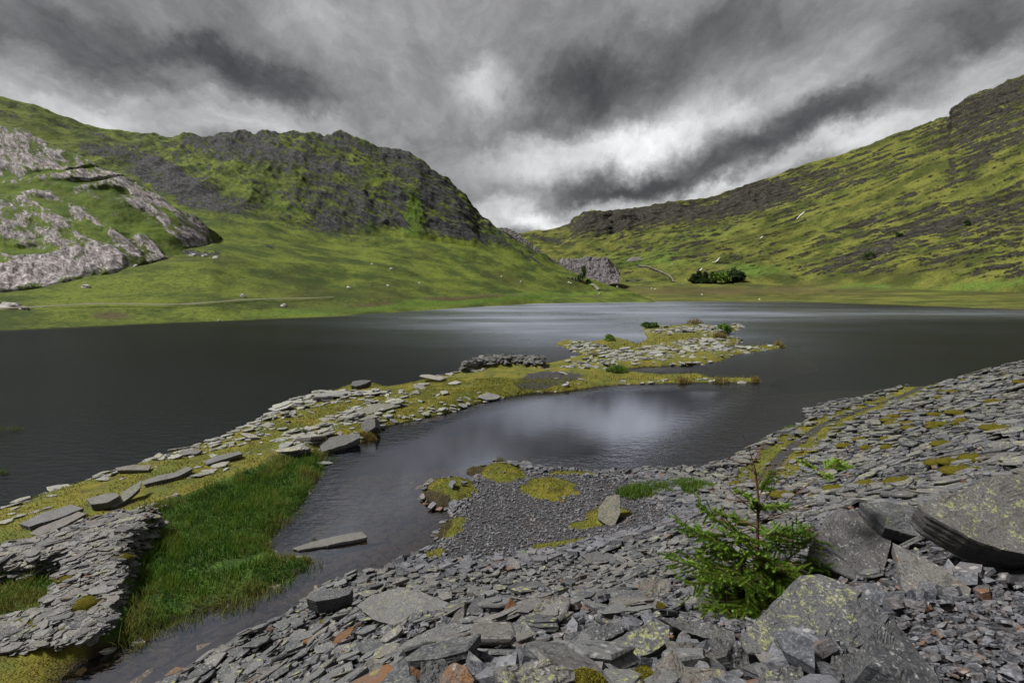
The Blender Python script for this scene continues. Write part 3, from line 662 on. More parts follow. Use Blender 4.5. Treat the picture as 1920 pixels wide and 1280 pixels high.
M['gravel'] = slate_material('gravel', base=(.030, .033, .042), light=(.125, .128, .145), warm=(.14, .12, .11), lk=.2)

def slate_tpl(n, thick, el, seed, chamfer=True):
    r = np.random.default_rng(seed)
    a = (np.arange(n) + r.uniform(-.32, .32, n)) * 2 * PI / n
    rad = r.uniform(.62, 1.1, n)
    o2 = np.stack([np.cos(a) * rad * .5, np.sin(a) * rad * .5 * el], -1)
    sl = r.uniform(-.25, .25, 2) * thick * 1.6
    def ring(k, z, off=(0, 0)):
        q = o2 * k + np.array(off)
        return np.concatenate([q, (z + q @ sl)[:, None]], 1)
    R = []
    if chamfer:
        R.append(ring(.90, thick * .5)); R.append(ring(1., thick * .5 - thick * .16 + 0 * thick))
        R[-1][:, 2] += r.uniform(-.12, .05, n) * thick
        R.append(ring(.97 + 0 * n, -thick * .05, r.uniform(-.02, .02, 2))); R.append(ring(r.uniform(.8, 1.05), -thick * .5, r.uniform(-.05, .05, 2)))
    else:
        R.append(ring(1., thick * .5)); R.append(ring(r.uniform(.8, 1.), -thick * .5))
    V = np.concatenate(R); T = []
    for k in range(1, n - 1): T.append((0, k, k + 1))
    for j in range(len(R) - 1):
        for k in range(n):
            a0 = j * n + k; a1 = j * n + (k + 1) % n; b0 = a0 + n; b1 = a1 + n
            T += [(a0, b0, b1), (a0, b1, a1)]
    return V, np.array(T)
TPL = [slate_tpl(random.choice([5, 6, 6, 7]), random.uniform(.07, .18), random.uniform(.45, .9), 100 + i) for i in range(26)]
TPLS = [slate_tpl(random.choice([4, 5, 5]), random.uniform(.14, .35), random.uniform(.5, .95), 200 + i, False) for i in range(20)]
def split_tpl(V, T, seed):
    r = np.random.default_rng(seed)
    if r.random() > .55: return V, T
    V2, T2 = slate_tpl(r.integers(5, 8), r.uniform(.03, .07), r.uniform(.5, .9), seed + 9)
    k = r.uniform(.55, .9); a = r.normal(0, .3); ca, sa = math.cos(a), math.sin(a)
    V2 = V2 @ np.array([[ca, sa, 0], [-sa, ca, 0], [0, 0, 1]]) * [k, k, 1] + [r.normal(0, .06), r.normal(0, .04), V[:, 2].max() + .005]
    return np.concatenate([V, V2]), np.concatenate([T, T2 + len(V)])
TPLB = [slate_tpl(random.choice([6, 7, 8]), random.uniform(.07, .18), random.uniform(.4, .85), 300 + i) for i in range(30)]
TPLB = [split_tpl(v_, t_, 700 + i) for i, (v_, t_) in enumerate(TPLB)]
def frames(nrm, yaw):
    nrm = nrm / np.linalg.norm(nrm, axis=1)[:, None]
    h = np.stack([np.cos(yaw), np.sin(yaw), 0 * yaw], -1)
    x = h - nrm * (h * nrm).sum(1)[:, None]; x /= np.linalg.norm(x, axis=1)[:, None] + 1e-9
    y = np.cross(nrm, x)
    return np.stack([x, y, nrm], -1)          # columns
def scatter_mesh(name, tpls, pos, size, nrm, yaw, mask, mat, squash=None):
    Vs, Ts, As = [], [], []; off = 0
    which = rng.integers(0, len(tpls), len(pos)); F = frames(nrm, yaw)
    for k, (tv, tt) in enumerate(tpls):
        i = np.nonzero(which == k)[0]
        if not len(i): continue
        loc = tv[None] * size[i, None, None]
        if squash is not None: loc = loc * np.stack([1 + 0 * squash[i], squash[i], 1 + 0 * squash[i]], -1)[:, None]
        W = np.einsum('nij,nvj->nvi', F[i], loc) + pos[i, None]
        Vs.append(W.reshape(-1, 3)); As.append(np.repeat(mask[i], len(tv), 0))
        Ts.append((tt[None] + (np.arange(len(i)) * len(tv))[:, None, None]).reshape(-1, 3) + off); off += len(i) * len(tv)
    return tri_mesh(name, np.concatenate(Vs), np.concatenate(Ts), mat, {'mask': np.concatenate(As)})
def gnormal(hf, x, y, e=.25):
    n = np.stack([hf(x - e, y) - hf(x + e, y), hf(x, y - e) - hf(x, y + e), np.full(np.shape(x), 2 * e)], -1)
    return n / np.linalg.norm(n, axis=-1, keepdims=True)
def mask_rows(n, lich=.3, rust=.018, lsd=.2):
    m_ = np.zeros((n, 3)); m_[:, 0] = rng.random(n); m_[:, 1] = np.clip(rng.normal(lich, lsd, n), 0, 1)
    m_[:, 2] = np.where(rng.random(n) < rust, rng.uniform(.4, .8, n), rng.uniform(0, .3, n)); return m_

# ---- hand-placed slabs: outlines taken from the photograph, laid on real planes
def slab_mesh(poly3, nrm, thick, seed, rough=1., mask=(.5, .3, .2), block=False):
    r = np.random.default_rng(seed)
    poly3 = np.asarray(poly3); c = poly3.mean(0); nrm = nrm / np.linalg.norm(nrm)
    size = np.linalg.norm(poly3 - c, axis=1).max() * 2
    pts = []
    n = len(poly3)
    for i in range(n):                                       # densify with broken, angular edges
        a, b_ = poly3[i], poly3[(i + 1) % n]; L_ = np.linalg.norm(b_ - a); k = max(3, int(L_ / size * 30))
        jag = 0.
        for j in range(k):
            f = j / k; p = a * (1 - f) + b_ * f
            if j: jag = .35 * jag + r.normal(0, .0032) * size * (2.2 if r.random() < .12 else 1)
            pts.append(p + (p - c) / (np.linalg.norm(p - c) + 1e-6) * (jag if j else 0))
    pts = np.array(pts); m_ = len(pts)
    x = poly3[0] - c; x -= nrm * (x @ nrm); x /= np.linalg.norm(x); y = np.cross(nrm, x)
    V = []
    ins = [.985, .95, .89, .82, .74, .66, .57, .48, .39, .3, .21, .12, .05]
    def topz(p):
        q = (p - c) / size; u = np.stack([q @ x, q @ y, 0 * (q @ x)], -1)
        f = fbm(u * 3.1 + seed, 3, .5); st = np.floor(f * 4.5) / 4.5
        tk_ = min(thick, .10 if size < 3 else .25); return tk_ * rough * (.24 * st + .10 * f) + size * .005 * fbm(u * 14 + seed, 3, .6)
    rings = []
    for k in ins:
        q = c + (pts - c) * k; rings.append(q + nrm * topz(q)[:, None])
    edge0 = pts + nrm * (topz(pts) - thick * .07)[:, None]
    nl = int(np.clip(thick / .018, 6, 18)); sides = [edge0]
    rel = (pts - c) / size; ua = np.stack([rel @ x, rel @ y, 0 * (rel @ x)], -1)
    for j_ in range(1, nl + 1):
        lv = j_ / nl
        q3 = np.concatenate([ua[:, :2] * 5, np.full((m_, 1), lv * thick / size * 30)], 1) + seed
        ins_ = 1 - .05 * lv + .045 * fbm(q3, 4, .6) + r.normal(0, .006)
        sides.append(c + (pts - c) * ins_[:, None] - nrm * thick * lv + nrm * topz(pts)[:, None] * (1 - lv))
    cen = c + nrm * topz(c[None])[0]
    allr = rings[::-1] + sides
    V = np.concatenate([cen[None]] + allr); T = []
    if False: pass
    ar = np.arange(m_); nx = (ar + 1) % m_
    T.append(np.stack([0 * ar, 1 + ar, 1 + nx], -1))
    for j in range(len(allr) - 1):
        a0 = 1 + j * m_ + ar; a1 = 1 + j * m_ + nx; b0 = a0 + m_; b1 = a1 + m_
        T += [np.stack([a0, b0, b1], -1), np.stack([a0, b1, a1], -1)]
    T = np.concatenate(T)
    # winding: make the top face outwards
    v0, v1, v2 = V[T[0]]
    if np.cross(v1 - v0, v2 - v0) @ nrm < 0: T = T[:, ::-1]
    return V, T
SLABS = []
def add_slab(poly, n, thick, h, label, mask=(.5, .3, .2), hf=hbank, name='slate_slab', cat='slate slab', anchor=None, rough=1., group=None, mat='slab', t0=1.5, depth=None):
    poly = np.array(poly, float); n = np.array(n, float); n /= np.linalg.norm(n)
    an = poly.mean(0) if anchor is None else np.array(anchor, float)
    if depth: rr = ray(*an); A = rr / rr[1] * depth + [0, 0, CAM_H]
    else: A = ground_at(an[0], an[1], hf, t0=t0, t1=150, dz=h)[0]
    r = ray(poly[:, 0], poly[:, 1]); C0 = np.array([0, 0, CAM_H])
    k = ((A - C0) @ n) / (r @ n); P3 = C0 + r * k[:, None]
    V, T = slab_mesh(P3, n, thick, int(abs(poly.sum())) % 997, rough, mask)
    base = P3.mean(0); SLABS.append((P3[:, :2], base, n, thick, hf is hbank))
    me = tri_mesh(name, V - base, T, M[mat], {'mask': np.repeat([mask], len(V), 0)})
    o = link(name, me, loc=tuple(base)); tag(o, label, cat, group)
    return o
SL = [
 ([(1570, 950), (1612, 957), (1645, 985), (1673, 1008), (1665, 1050), (1650, 1092), (1622, 1094), (1565, 1070), (1512, 1052), (1520, 1020), (1528, 999), (1552, 968)], (-.05, -.55, 1), .16, .12, 'big smooth dark slate slab with rusty patches standing highest beside the spruce', (.1, .22, .38)),
 ([(1673, 1017), (1716, 1036), (1770, 1065), (1823, 1102), (1816, 1135), (1814, 1156), (1774, 1158), (1744, 1153), (1716, 1142), (1692, 1097)], (-.25, -.5, 1), .10, .10, 'brownish weathered slab leaning on chips between the tall dark slab and the huge boulder', (.80, .42, .45)),
 ([(1500, 1078), (1537, 1074), (1580, 1090), (1617, 1107), (1602, 1130), (1584, 1149), (1560, 1165), (1547, 1191), (1500, 1222), (1450, 1224), (1402, 1224), (1387, 1196), (1430, 1150), (1470, 1105)], (-.18, -.30, 1), .15, .16, 'large flat slab mottled with green lichen directly below the spruce sapling', (.35, .72, .1)),
 ([(1584, 1128), (1622, 1114), (1645, 1130), (1669, 1153), (1650, 1182), (1622, 1203), (1594, 1221), (1566, 1205), (1552, 1177), (1568, 1150)], (-.1, -.35, 1), .12, .10, 'four sided grey slab tucked against the lower edge of the lichen mottled slab', (.15, .45, .15)),
 ([(1673, 1158), (1697, 1180), (1730, 1230), (1775, 1300), (1720, 1312), (1670, 1270), (1631, 1242), (1617, 1210), (1640, 1180)], (.32, -.30, 1), .16, .14, 'bare dark blue wedge of slate sliding down into small chips at the bottom edge', (.0, .0, .1)),
 ([(1722, 944), (1786, 922), (1840, 900), (1866, 888), (1930, 886), (2010, 900), (2010, 1020), (1940, 1040), (1880, 1030), (1833, 1014), (1786, 992), (1745, 968)], (-.30, -.75, 1), .30, .44, 'huge dark lichen covered boulder overhanging a black gap on the right', (.25, .60, .15)),
 ([(1612, 941), (1660, 938), (1725, 952), (1752, 985), (1777, 1010), (1735, 1008), (1700, 998), (1660, 988), (1636, 966)], (-.1, -.5, 1), .14, .12, 'long grey slab with one yellow lichen spot lying behind the tall dark slab', (.3, .45, .2)),
 ([(718, 1230), (761, 1201), (819, 1172), (860, 1168), (905, 1169), (919, 1194), (912, 1219), (870, 1220), (833, 1228), (783, 1236), (730, 1246)], (.0, -.45, 1), .09, .08, 'broad pale flat slab with crumbly surface and sharp front edge low in the spill', (.85, .25, .3)),
 ([(1096, 1233), (1135, 1206), (1189, 1179), (1230, 1160), (1256, 1172), (1256, 1200), (1215, 1226), (1171, 1242), (1135, 1255)], (-.15, -.4, 1), .07, .10, 'pointed slab thickly dusted with yellow green lichen beside the moss cushions', (.35, .95, .05)),
 ([(925, 1251), (991, 1238), (1040, 1240), (1078, 1254), (1078, 1272), (1027, 1290), (980, 1290), (936, 1278)], (.05, -.35, 1), .10, .08, 'rough pale slab spotted with lichen at the bottom edge below the pointed slab', (.8, .75, .2)),
 ([(955, 1172), (984, 1167), (1006, 1187), (993, 1217), (960, 1244), (950, 1215)], (-.7, -.8, .8), .05, .05, 'upright grey slate with lichen freckles leaning on the rusty triangular one', (.6, .65, .1)),
 ([(957, 1120), (972, 1136), (985, 1156), (968, 1166), (953, 1176), (940, 1160), (946, 1140)], (.1, -1.2, .7), .035, .05, 'rusty orange triangular slate standing on edge in the middle of the spill', (.5, .0, 1.)),
 ([(950, 1098), (975, 1091), (1009, 1089), (1038, 1106), (1010, 1112), (973, 1117)], (.1, -.3, 1), .07, .08, 'flat grey slate roofing the heap just above the rusty triangular slate', (.3, .3, .2)),
 ([(621, 1208), (632, 1190), (650, 1178), (666, 1171), (656, 1190), (640, 1203)], (-.2, -.9, .8), .03, .06, 'bright orange rusty slate shard near the water side of the spill', (.5, .0, 1.)),
 ([(870, 1172), (876, 1140), (888, 1122), (908, 1112), (905, 1150), (892, 1172)], (-.9, -.7, .5), .05, .08, 'dark slate standing on edge just left of the rusty triangle', (.05, .15, .1)),
 ([(838, 1172), (852, 1150), (871, 1132), (868, 1166), (856, 1176)], (-.9, -.7, .5), .05, .08, 'shorter dark slate leaning on edge beside the taller upright one', (.12, .1, .15)),
 ([(999, 1140), (1015, 1122), (1042, 1113), (1069, 1122), (1062, 1148), (1045, 1168), (1020, 1176)], (-.1, -.8, 1), .22, .12, 'chunky boulder with cream and rusty crust above the upright slates', (.9, .5, .5)),
 ([(1048, 1208), (1063, 1187), (1110, 1174), (1164, 1163), (1170, 1183), (1124, 1206), (1085, 1212)], (-.1, -.45, 1), .06, .08, 'long dark slab speckled with pale crust crossing above the moss cushions', (.2, .3, .1)),
 ([(1112, 1106), (1150, 1102), (1207, 1106), (1214, 1122), (1180, 1128), (1116, 1127)], (0, -.5, 1), .12, .08, 'square edged grey block lying level under the rusty topped block', (.5, .2, .4)),
 ([(1142, 1122), (1190, 1121), (1233, 1127), (1230, 1146), (1180, 1142), (1148, 1138)], (0, -.5, 1), .08, .07, 'narrow light slab stepped below the square edged grey block', (.8, .3, .3)),
 ([(1200, 1088), (1228, 1081), (1254, 1084), (1258, 1106), (1238, 1116), (1202, 1121)], (0, -.5, 1), .16, .10, 'rusty topped block with lichen beside the spruce foot', (.6, .6, .52)),
 ([(573, 1120), (590, 1108), (625, 1103), (662, 1102), (655, 1114), (630, 1121), (592, 1128)], (0, -.25, 1), .38, .55, 'dark blocky boulder at the water edge of the spill', (.2, .3, .2)),
 ([(668, 1135), (700, 1112), (747, 1099), (800, 1112), (842, 1129), (848, 1151), (810, 1170), (776, 1183), (735, 1172), (700, 1160)], (-.1, -.4, 1), .10, .10, 'wide rough slab with tiny yellow lichen dots high on the water side', (.75, .5, .35)),
 ([(790, 1240), (833, 1233), (846, 1254), (838, 1300), (786, 1300)], (.2, -.5, 1), .06, .08, 'plain grey slate under the broad pale slab', (.35, .3, .1)),
 ([(822, 1268), (848, 1240), (873, 1246), (890, 1275), (880, 1300), (830, 1300)], (-.4, -.5, 1), .05, .08, 'brown stained leaf shaped slate at the bottom edge', (.4, .1, .65)),
 ([(661, 1273), (676, 1250), (693, 1233), (722, 1246), (783, 1266), (776, 1300), (668, 1300)], (.1, -.45, 1), .07, .08, 'rough grey slab with sharp corner in the lower corner of the spill', (.55, .4, .2)),
 ([(1238, 1158), (1310, 1162), (1378, 1182), (1380, 1202), (1320, 1196), (1261, 1174)], (.1, -.6, 1), .07, .08, 'long ridged slab running towards the lichen mottled slab', (.6, .25, .25)),
 ([(1252, 1198), (1300, 1206), (1355, 1230), (1364, 1254), (1310, 1240), (1256, 1216)], (.1, -.7, 1), .07, .06, 'second long ridged slab stacked under the first', (.4, .2, .3)),
 ([(1221, 1254), (1261, 1216), (1284, 1245), (1359, 1254), (1368, 1300), (1225, 1305)], (0, -.4, 1), .08, .06, 'wide brown crusted slab filling the bottom between the pointed and mottled slabs', (.7, .45, .4)),
 ([(1300, 1097), (1318, 1110), (1340, 1140), (1355, 1168), (1336, 1170), (1310, 1140)], (-.8, -.9, .7), .05, .08, 'narrow slate striped with yellow lichen leaning below the spruce', (.6, 1., .1)),
 ([(1341, 1093), (1380, 1108), (1411, 1130), (1406, 1153), (1372, 1160), (1350, 1130)], (.1, -.9, 1), .16, .10, 'cracked grey block half hidden beneath the spruce branches', (.4, .5, .2)),
 ([(1428, 1261), (1465, 1250), (1502, 1247), (1524, 1300), (1440, 1306)], (.1, -.4, 1), .06, .08, 'grey lichen slab under the front edge of the mottled slab', (.5, .6, .1)),
 ([(1341, 1193), (1372, 1200), (1397, 1219), (1405, 1245), (1380, 1252), (1358, 1230)], (.5, -.8, .9), .07, .08, 'ridged slate wedged against the side of the mottled slab', (.5, .3, .2)),
 ([(1560, 1228), (1600, 1222), (1622, 1250), (1612, 1280), (1568, 1270)], (.3, -.5, 1), .05, .04, 'small dark slate between the four sided slab and the dark wedge', (.1, .1, .3)),
 ([(1090, 1040), (1120, 1032), (1160, 1040), (1150, 1050), (1105, 1052)], (0, -.4, 1), .06, .08, 'flat slate poking out of the chips above the spill', (.5, .3, .2)),
]
for i, (poly, n, th, h, lab, mk) in enumerate(SL):
    add_slab(poly, n, th, h, lab, mk)

# causeway slabs and single stones across the inlet
SLC = [
 ([(36, 981), (80, 960), (133, 945), (157, 952), (110, 970), (54, 987)], (0, -.12, 1), .22, .25, 'upper of two long parallel slabs lying on turf above the ruined wall', (.75, .35, .1)),
 ([(54, 999), (95, 975), (137, 953), (162, 963), (120, 985), (72, 1004)], (0, -.2, 1), .22, .15, 'lower of two long parallel slabs lying on turf above the ruined wall', (.7, .3, .1)),
 ([(200, 950), (230, 921), (266, 899), (262, 915), (240, 935), (216, 950)], (.2, -.25, 1), .18, .3, 'long slab yellow with lichen tilted beside the pair of parallel slabs', (.9, 1., .0)),
 ([(162, 935), (190, 926), (220, 922), (223, 930), (200, 942), (170, 945)], (0, -.15, 1), .28, .35, 'thick grey slab between the parallel pair and the yellow lichen slab', (.8, .5, .1)),
 ([(381, 863), (415, 852), (449, 845), (455, 850), (420, 860), (388, 870)], (0, -.1, 1), .16, .2, 'longest thin grey slab pointing towards the open lake', (.85, .2, .1)),
 ([(266, 901), (300, 890), (332, 884), (350, 874), (362, 878), (335, 892), (290, 903), (270, 908)], (0, -.1, 1), .16, .2, 'long broken slab continuing the row behind the yellow lichen slab', (.8, .4, .1)),
 ([(334, 848), (355, 841), (379, 843), (370, 850), (340, 852)], (0, -.1, 1), .14, .2, 'flat slab near the outer edge above the long thin grey slab', (.8, .3, .1)),
 ([(216, 876), (250, 871), (284, 872), (278, 880), (220, 881)], (0, -.1, 1), .14, .2, 'low flat slab on the outer edge above the yellow lichen slab', (.7, .5, .1)),
 ([(664, 769), (700, 757), (740, 754), (752, 760), (720, 768), (690, 776)], (0, -.1, 1), .16, .2, 'wide pale slab with yellow lichen in the turf behind the standing boulder', (.9, .9, .0)),
 ([(640, 787), (690, 777), (712, 780), (690, 786), (645, 791)], (0, -.1, 1), .12, .1, 'narrow yellowish slab between the wide pale slab and the standing boulder', (.9, .9, .0)),
 ([(599, 829), (618, 820), (645, 814), (674, 812), (676, 820), (650, 832), (625, 840), (602, 848)], (.1, -.3, 1), .45, .35, 'low grey rock shelf at the pond edge below the standing boulder', (.6, .5, .1)),
 ([(519, 846), (540, 838), (570, 834), (582, 840), (560, 848), (528, 852)], (0, -.15, 1), .2, .2, 'rounded pale rock at the end of the rubble by the dark green rushes', (.9, .6, .1)),
 ([(548, 1027), (600, 1010), (640, 1002), (679, 996), (689, 1006), (655, 1014), (610, 1022), (560, 1031)], (0, -.12, 1), .2, .12, 'very long pale slab lying half in the shallow water between the banks', (.95, .1, .05)),
]
for poly, n, th, h, lab, mk in SLC:
    add_slab(poly, n, th, h, lab, mk, hf=(lambda x, y: np.maximum(hcause(x, y), 0.)) , mat='slab', t0=6)
add_slab([(658, 722), (661, 714), (680, 712), (697, 713), (685, 719), (668, 724)], (.1, -.3, 1), .5, .5, 'dark tilted slab lying in the lake just off the outer edge', (.5, .2, .1), hf=lambda x, y: np.maximum(hcause(x, y), 0.), t0=8)
add_slab([(676, 802), (680, 790), (690, 783), (703, 785), (704, 800), (692, 808), (680, 812)], (-.3, -1.6, .8), .8, .1, 'pale rounded boulder standing upright at the pond edge beside a rush tuft', (.85, .55, .15), hf=hcause, name='boulder', cat='boulder', anchor=(690, 808), t0=8)
add_slab([(1120, 972), (1123, 950), (1138, 930), (1162, 926), (1164, 960), (1152, 986), (1135, 982)], (-.35, -1.1, .9), .45, .05, 'boulder crusted with yellow lichen standing alone on the gravel flat', (.7, 1.3, .0), name='boulder', cat='boulder', anchor=(1140, 978))

for (sp3, bs_, n_, th_, isb) in SLABS:
    if not isb or n_[2] < .6: continue
    sel = (np.abs(GX - bs_[0]) < 2.5) & (np.abs(GY - bs_[1]) < 2.5); j_ = np.nonzero(sel)
    ins_ = sdf(GX[j_], GY[j_], sp3) > -.13
    pz = bs_[2] - (n_[0] * (GX[j_] - bs_[0]) + n_[1] * (GY[j_] - bs_[1])) / n_[2] - th_ * .6
    HB[j_] = np.where(ins_, np.minimum(HB[j_], pz), HB[j_])
o = link('ground', grid_mesh('bank_ground', np.stack([GX, GY, HB], -1), M['ground'], {'mask': np.stack([turf, .0 * turf, (SD < .1) * 1.], -1)}))
tag(o, 'sloping bank of loose slate and gravel beside the lake', kind='structure')
# ------------------------------------------------------------ loose slate
def px_of(pos, size):
    X_, Y_, D_ = pix(pos[:, 0], pos[:, 1], pos[:, 2]); return X_, Y_, size / D_ * FPX
def copies(name, lab, cat, group, tpls, pos, size, nrm, yaw, mask, mat):
    """Individual stones: a few source meshes, one object each."""
    mes, mks = [], []
    for k, (tv, tt) in enumerate(tpls):
        for q in range(3):
            mk = mask[rng.integers(len(mask))].copy()
            if mk[2] > .45 and rng.random() < .5: mk[2] = .2
            mks.append(mk); mes.append(tri_mesh(name, tv, tt, mat, {'mask': np.repeat([mk], len(tv), 0)}))
    PXX, PYY, _d = pix(pos[:, 0], pos[:, 1], pos[:, 2])
    F = frames(nrm, yaw); src = link(name, mes[0])
    for i in range(len(pos)):
        o_ = src if i == 0 else src.copy()
        if i: COL.objects.link(o_)
        im = int(rng.integers(len(mes))); o_.data = mes[im]; mk = mks[im]
        look = 'rust stained' if mk[2] > .45 else 'lichen spotted' if mk[1] > .55 else ('broad' if size[i] > np.median(size) else 'small')
        Mx = Matrix(F[i].tolist()).to_4x4(); s_ = float(size[i])
        o_.matrix_world = Matrix.Translation(tuple(map(float, pos[i]))) @ Mx @ Matrix.Diagonal((s_, s_ * random.uniform(.8, 1.1), s_ * random.uniform(.5, .9), 1))
        tag(o_, look + ' ' + lab(PXX[i], PYY[i]), cat, group)

def candidates(n, x0, x1, y0, y1):
    return rng.uniform(x0, x1, n), rng.uniform(y0, y1, n)
def in_view(x, y, z, m_=110):
    X_, Y_, D_ = pix(x, y, z); return (X_ > -m_) & (X_ < 1920 + m_) & (Y_ < 1280 + 2 * m_) & (D_ > .4)

GRAVW = wpoly([(905, 880), (1060, 885), (1180, 905), (1200, 960), (1260, 1010), (1220, 1040), (1080, 1030), (960, 1040), (830, 1060), (845, 1000), (880, 930)], .5)
CHIPW = wpoly([(1618, 1215), (1655, 1165), (1690, 1150), (1750, 1165), (1825, 1150), (1835, 1065), (2150, 1040), (2200, 1700), (1450, 1700), (1545, 1280), (1560, 1225)], 7.15)
def stone_size(x, y, z):
    d = np.hypot(x, y)
    s = .25 + .08 * sstep(d, 3, 15) + .07 * (1 - sstep(y, 5, 8)) * (x < 1.2)
    s = s + .12 * sstep(x, 7, 14)
    s = s * (1 - .78 * sstep(sdf(x, y, GRAVW), -1.2, .3))
    mid = np.exp(-(((x - 1.5) / 3.5) ** 2 + ((y - 11.5) / 2.2) ** 2)); s = s * (1 - .35 * mid)
    s = s * (1 - .72 * sstep(sdf(x, y, CHIPW), -.1, .15)) * (1 - .35 * sstep(x, .9, 1.3) * (1 - sstep(y, 3.6, 5)))
    return s
def bank_cover(n, x0, x1, y0, y1, smul, seed=0, accept=None, small=False, tiltsd=.2, lift=.25):
    x, y = candidates(n, x0, x1, y0, y1); z = hbank(x, y)
    s = stone_size(x, y, z) * smul * np.minimum(np.exp(rng.normal(-.12, .55, n)), np.where(np.hypot(x, y) < 9, 1.45, 1.9))
    ok = in_view(x, y, z) & (z > -.03)
    tk = dist_line(x, y, TRACKW); ok &= (tk > 1.1) | (rng.random(n) < .12)
    for (c, rx_, ry_, mh) in MW: ok &= (mound_u(x, y, c, rx_, ry_) > .95) | (rng.random(n) < .01)
    if accept is not None: ok &= accept(x, y, z)
    for (sp3, *_r) in SLABS:
        nb_ = (np.abs(x - sp3[:, 0].mean()) < 2) & (np.abs(y - sp3[:, 1].mean()) < 2) & ok
        if nb_.any():
            q_ = np.nonzero(nb_)[0]; ok[q_[(sdf(x[q_], y[q_], sp3) > -.25 * s[q_])]] = False
    x, y, z, s = x[ok], y[ok], z[ok], s[ok]
    nr = gnormal(hbank, x, y, .3) + rng.normal(0, tiltsd, (len(x), 3)) * [1, 1, .3] * np.where(s > .3, .55, 1.)[:, None]
    wild = rng.random(len(x)) < .05 * (z > 1.2); wild &= s < .22; nr[wild] += rng.normal(0, .9, (wild.sum(), 3))
    nr[:, 2] = np.abs(nr[:, 2]) + .15
    pos = np.stack([x, y, z + s * rng.uniform(-.02, lift, len(x))], -1)
    return pos, s, nr, rng.uniform(0, 2 * PI, len(x))
dens = lambda x, y: 1.
# big pieces for the near spill and the scree
def not_chip(x, y, z): return (sdf(x, y, CHIPW) < 0)
gr_in = lambda x, y, z: sdf(x, y, GRAVW) > -.5
sets = []
A = bank_cover(9000, -11, 9, .8, 13.5, 1.0, accept=lambda x, y, z: (sdf(x, y, GRAVW) < -.2) & not_chip(x, y, z), tiltsd=.30, lift=.35)
B = bank_cover(30000, 4, 44, 4, 46, 1.0, accept=lambda x, y, z: (sdf(x, y, GRAVW) < -.2) & not_chip(x, y, z) & (rng.random(len(x)) < 1.25 * (.30 / stone_size(x, y, z)) ** 1.2), tiltsd=.17, lift=.3)
C_ = bank_cover(9000, -11, 9, 10, 26, .9, accept=lambda x, y, z: (sdf(x, y, GRAVW) < -.2), tiltsd=.2)
cat_ = lambda *S: tuple(np.concatenate([s_[k] for s_ in S]) for k in range(4))
pos, s, nr, yw = cat_(A, B, C_)
mk = mask_rows(len(pos)); X_, Y_, SZ = px_of(pos, s)
scree = sstep(pos[:, 0], 4, 10)
mk[:, 1] = np.clip(rng.normal(.38, .2, len(pos)) + .42 * scree * sstep(fbm(pos * .25, 2, seed=90), -.25, .2), 0, 1)
mk[:, 2] *= 1 - .7 * scree
mk[:, 2] += .30 * np.exp(-(((pos[:, 0] - 2.) / 3.) ** 2 + ((pos[:, 1] - 10) / 2.5) ** 2)) * rng.random(len(pos))
vis = (X_ > 0) & (X_ < 1920) & (Y_ < 1290)
front = vis & (pos[:, 1] < 9) & (SZ < 130)
order = np.argsort(-np.where(front, SZ, 0)); pickA = order[:130]
side = vis & (pos[:, 1] > 9) & (pos[:, 0] > 6) & (SZ < 60)
order = np.argsort(-np.where(side, SZ, 0)); pickB = order[:80]
used = np.zeros(len(pos), bool); used[pickA] = True; used[pickB] = True
def up_(i, k=.05):
    p = pos[i].copy(); p[:, 2] += s[i] * k; return p
pickA = pickA[np.argsort(pos[pickA, 1])]
copies('slate', (lambda a, b_: 'grey slate ' + ('low ' if b_ > 1185 else 'high ') + ('on the water side of the spill' if a < 700 else 'in the spill below the gravel flat' if a < 960 else 'among the slabs near the rusty triangle' if a < 1150 and b_ > 1185 else 'in the middle of the loose heap' if a < 1150 else 'beside the spruce' if a < 1420 else 'lying around the biggest slabs')), 'slate', 'loose slates in the spill near the viewer', TPLB, up_(pickA), s[pickA], nr[pickA], yw[pickA], mk[pickA], M['slate'])
copies('slate', (lambda a, b_: 'flat slate on the scree slope ' + ('just above the mossy track' if a < 1600 else 'below the huge boulder' if a < 1760 else 'above the huge boulder') + (' at the top' if b_ < 830 else '')), 'slate', 'flat slates on the scree slope by the lake', TPLB, up_(pickB), s[pickB], nr[pickB], yw[pickB], mk[pickB], M['slate'])
r_ = ~used
o = link('slate_scree', scatter_mesh('slate_scree', TPL, pos[r_], s[r_], nr[r_], yw[r_], mk[r_], M['slate'])); tag(o, 'loose slate waste covering the bank', 'scree', kind='stuff')
# chips and gravel
Dg = bank_cover(70000, -7, 12, 11, 27, 1.0, accept=lambda x, y, z: (sdf(x, y, GRAVW) > -1.6) & (rng.random(len(x)) < .8), small=True, tiltsd=.3, lift=.3)
Eg = bank_cover(26000, 1.0, 5.4, .4, 5.4, 1.0, accept=lambda x, y, z: (sdf(x, y, CHIPW) > -.15), tiltsd=.35, lift=.6)
Fg = cat_(bank_cover(20000, -4, 7, .8, 7, .34, tiltsd=.4, lift=.5), bank_cover(24000, -11, 16, .8, 22, .38, accept=lambda x, y, z: (sdf(x, y, GRAVW) < 0), tiltsd=.4, lift=.5))
pos, s, nr, yw = cat_(Dg, Eg, Fg); mk = mask_rows(len(pos), .05, .06)
mk[:, 2] += .35 * (pos[:, 1] < 5) * (rng.random(len(pos)) < .12)
o = link('gravel', scatter_mesh('gravel', TPLS, pos, s, nr, yw, mk, M['gravel'])); tag(o, 'blue grey slate gravel and chips on the bank', 'gravel', kind='stuff')
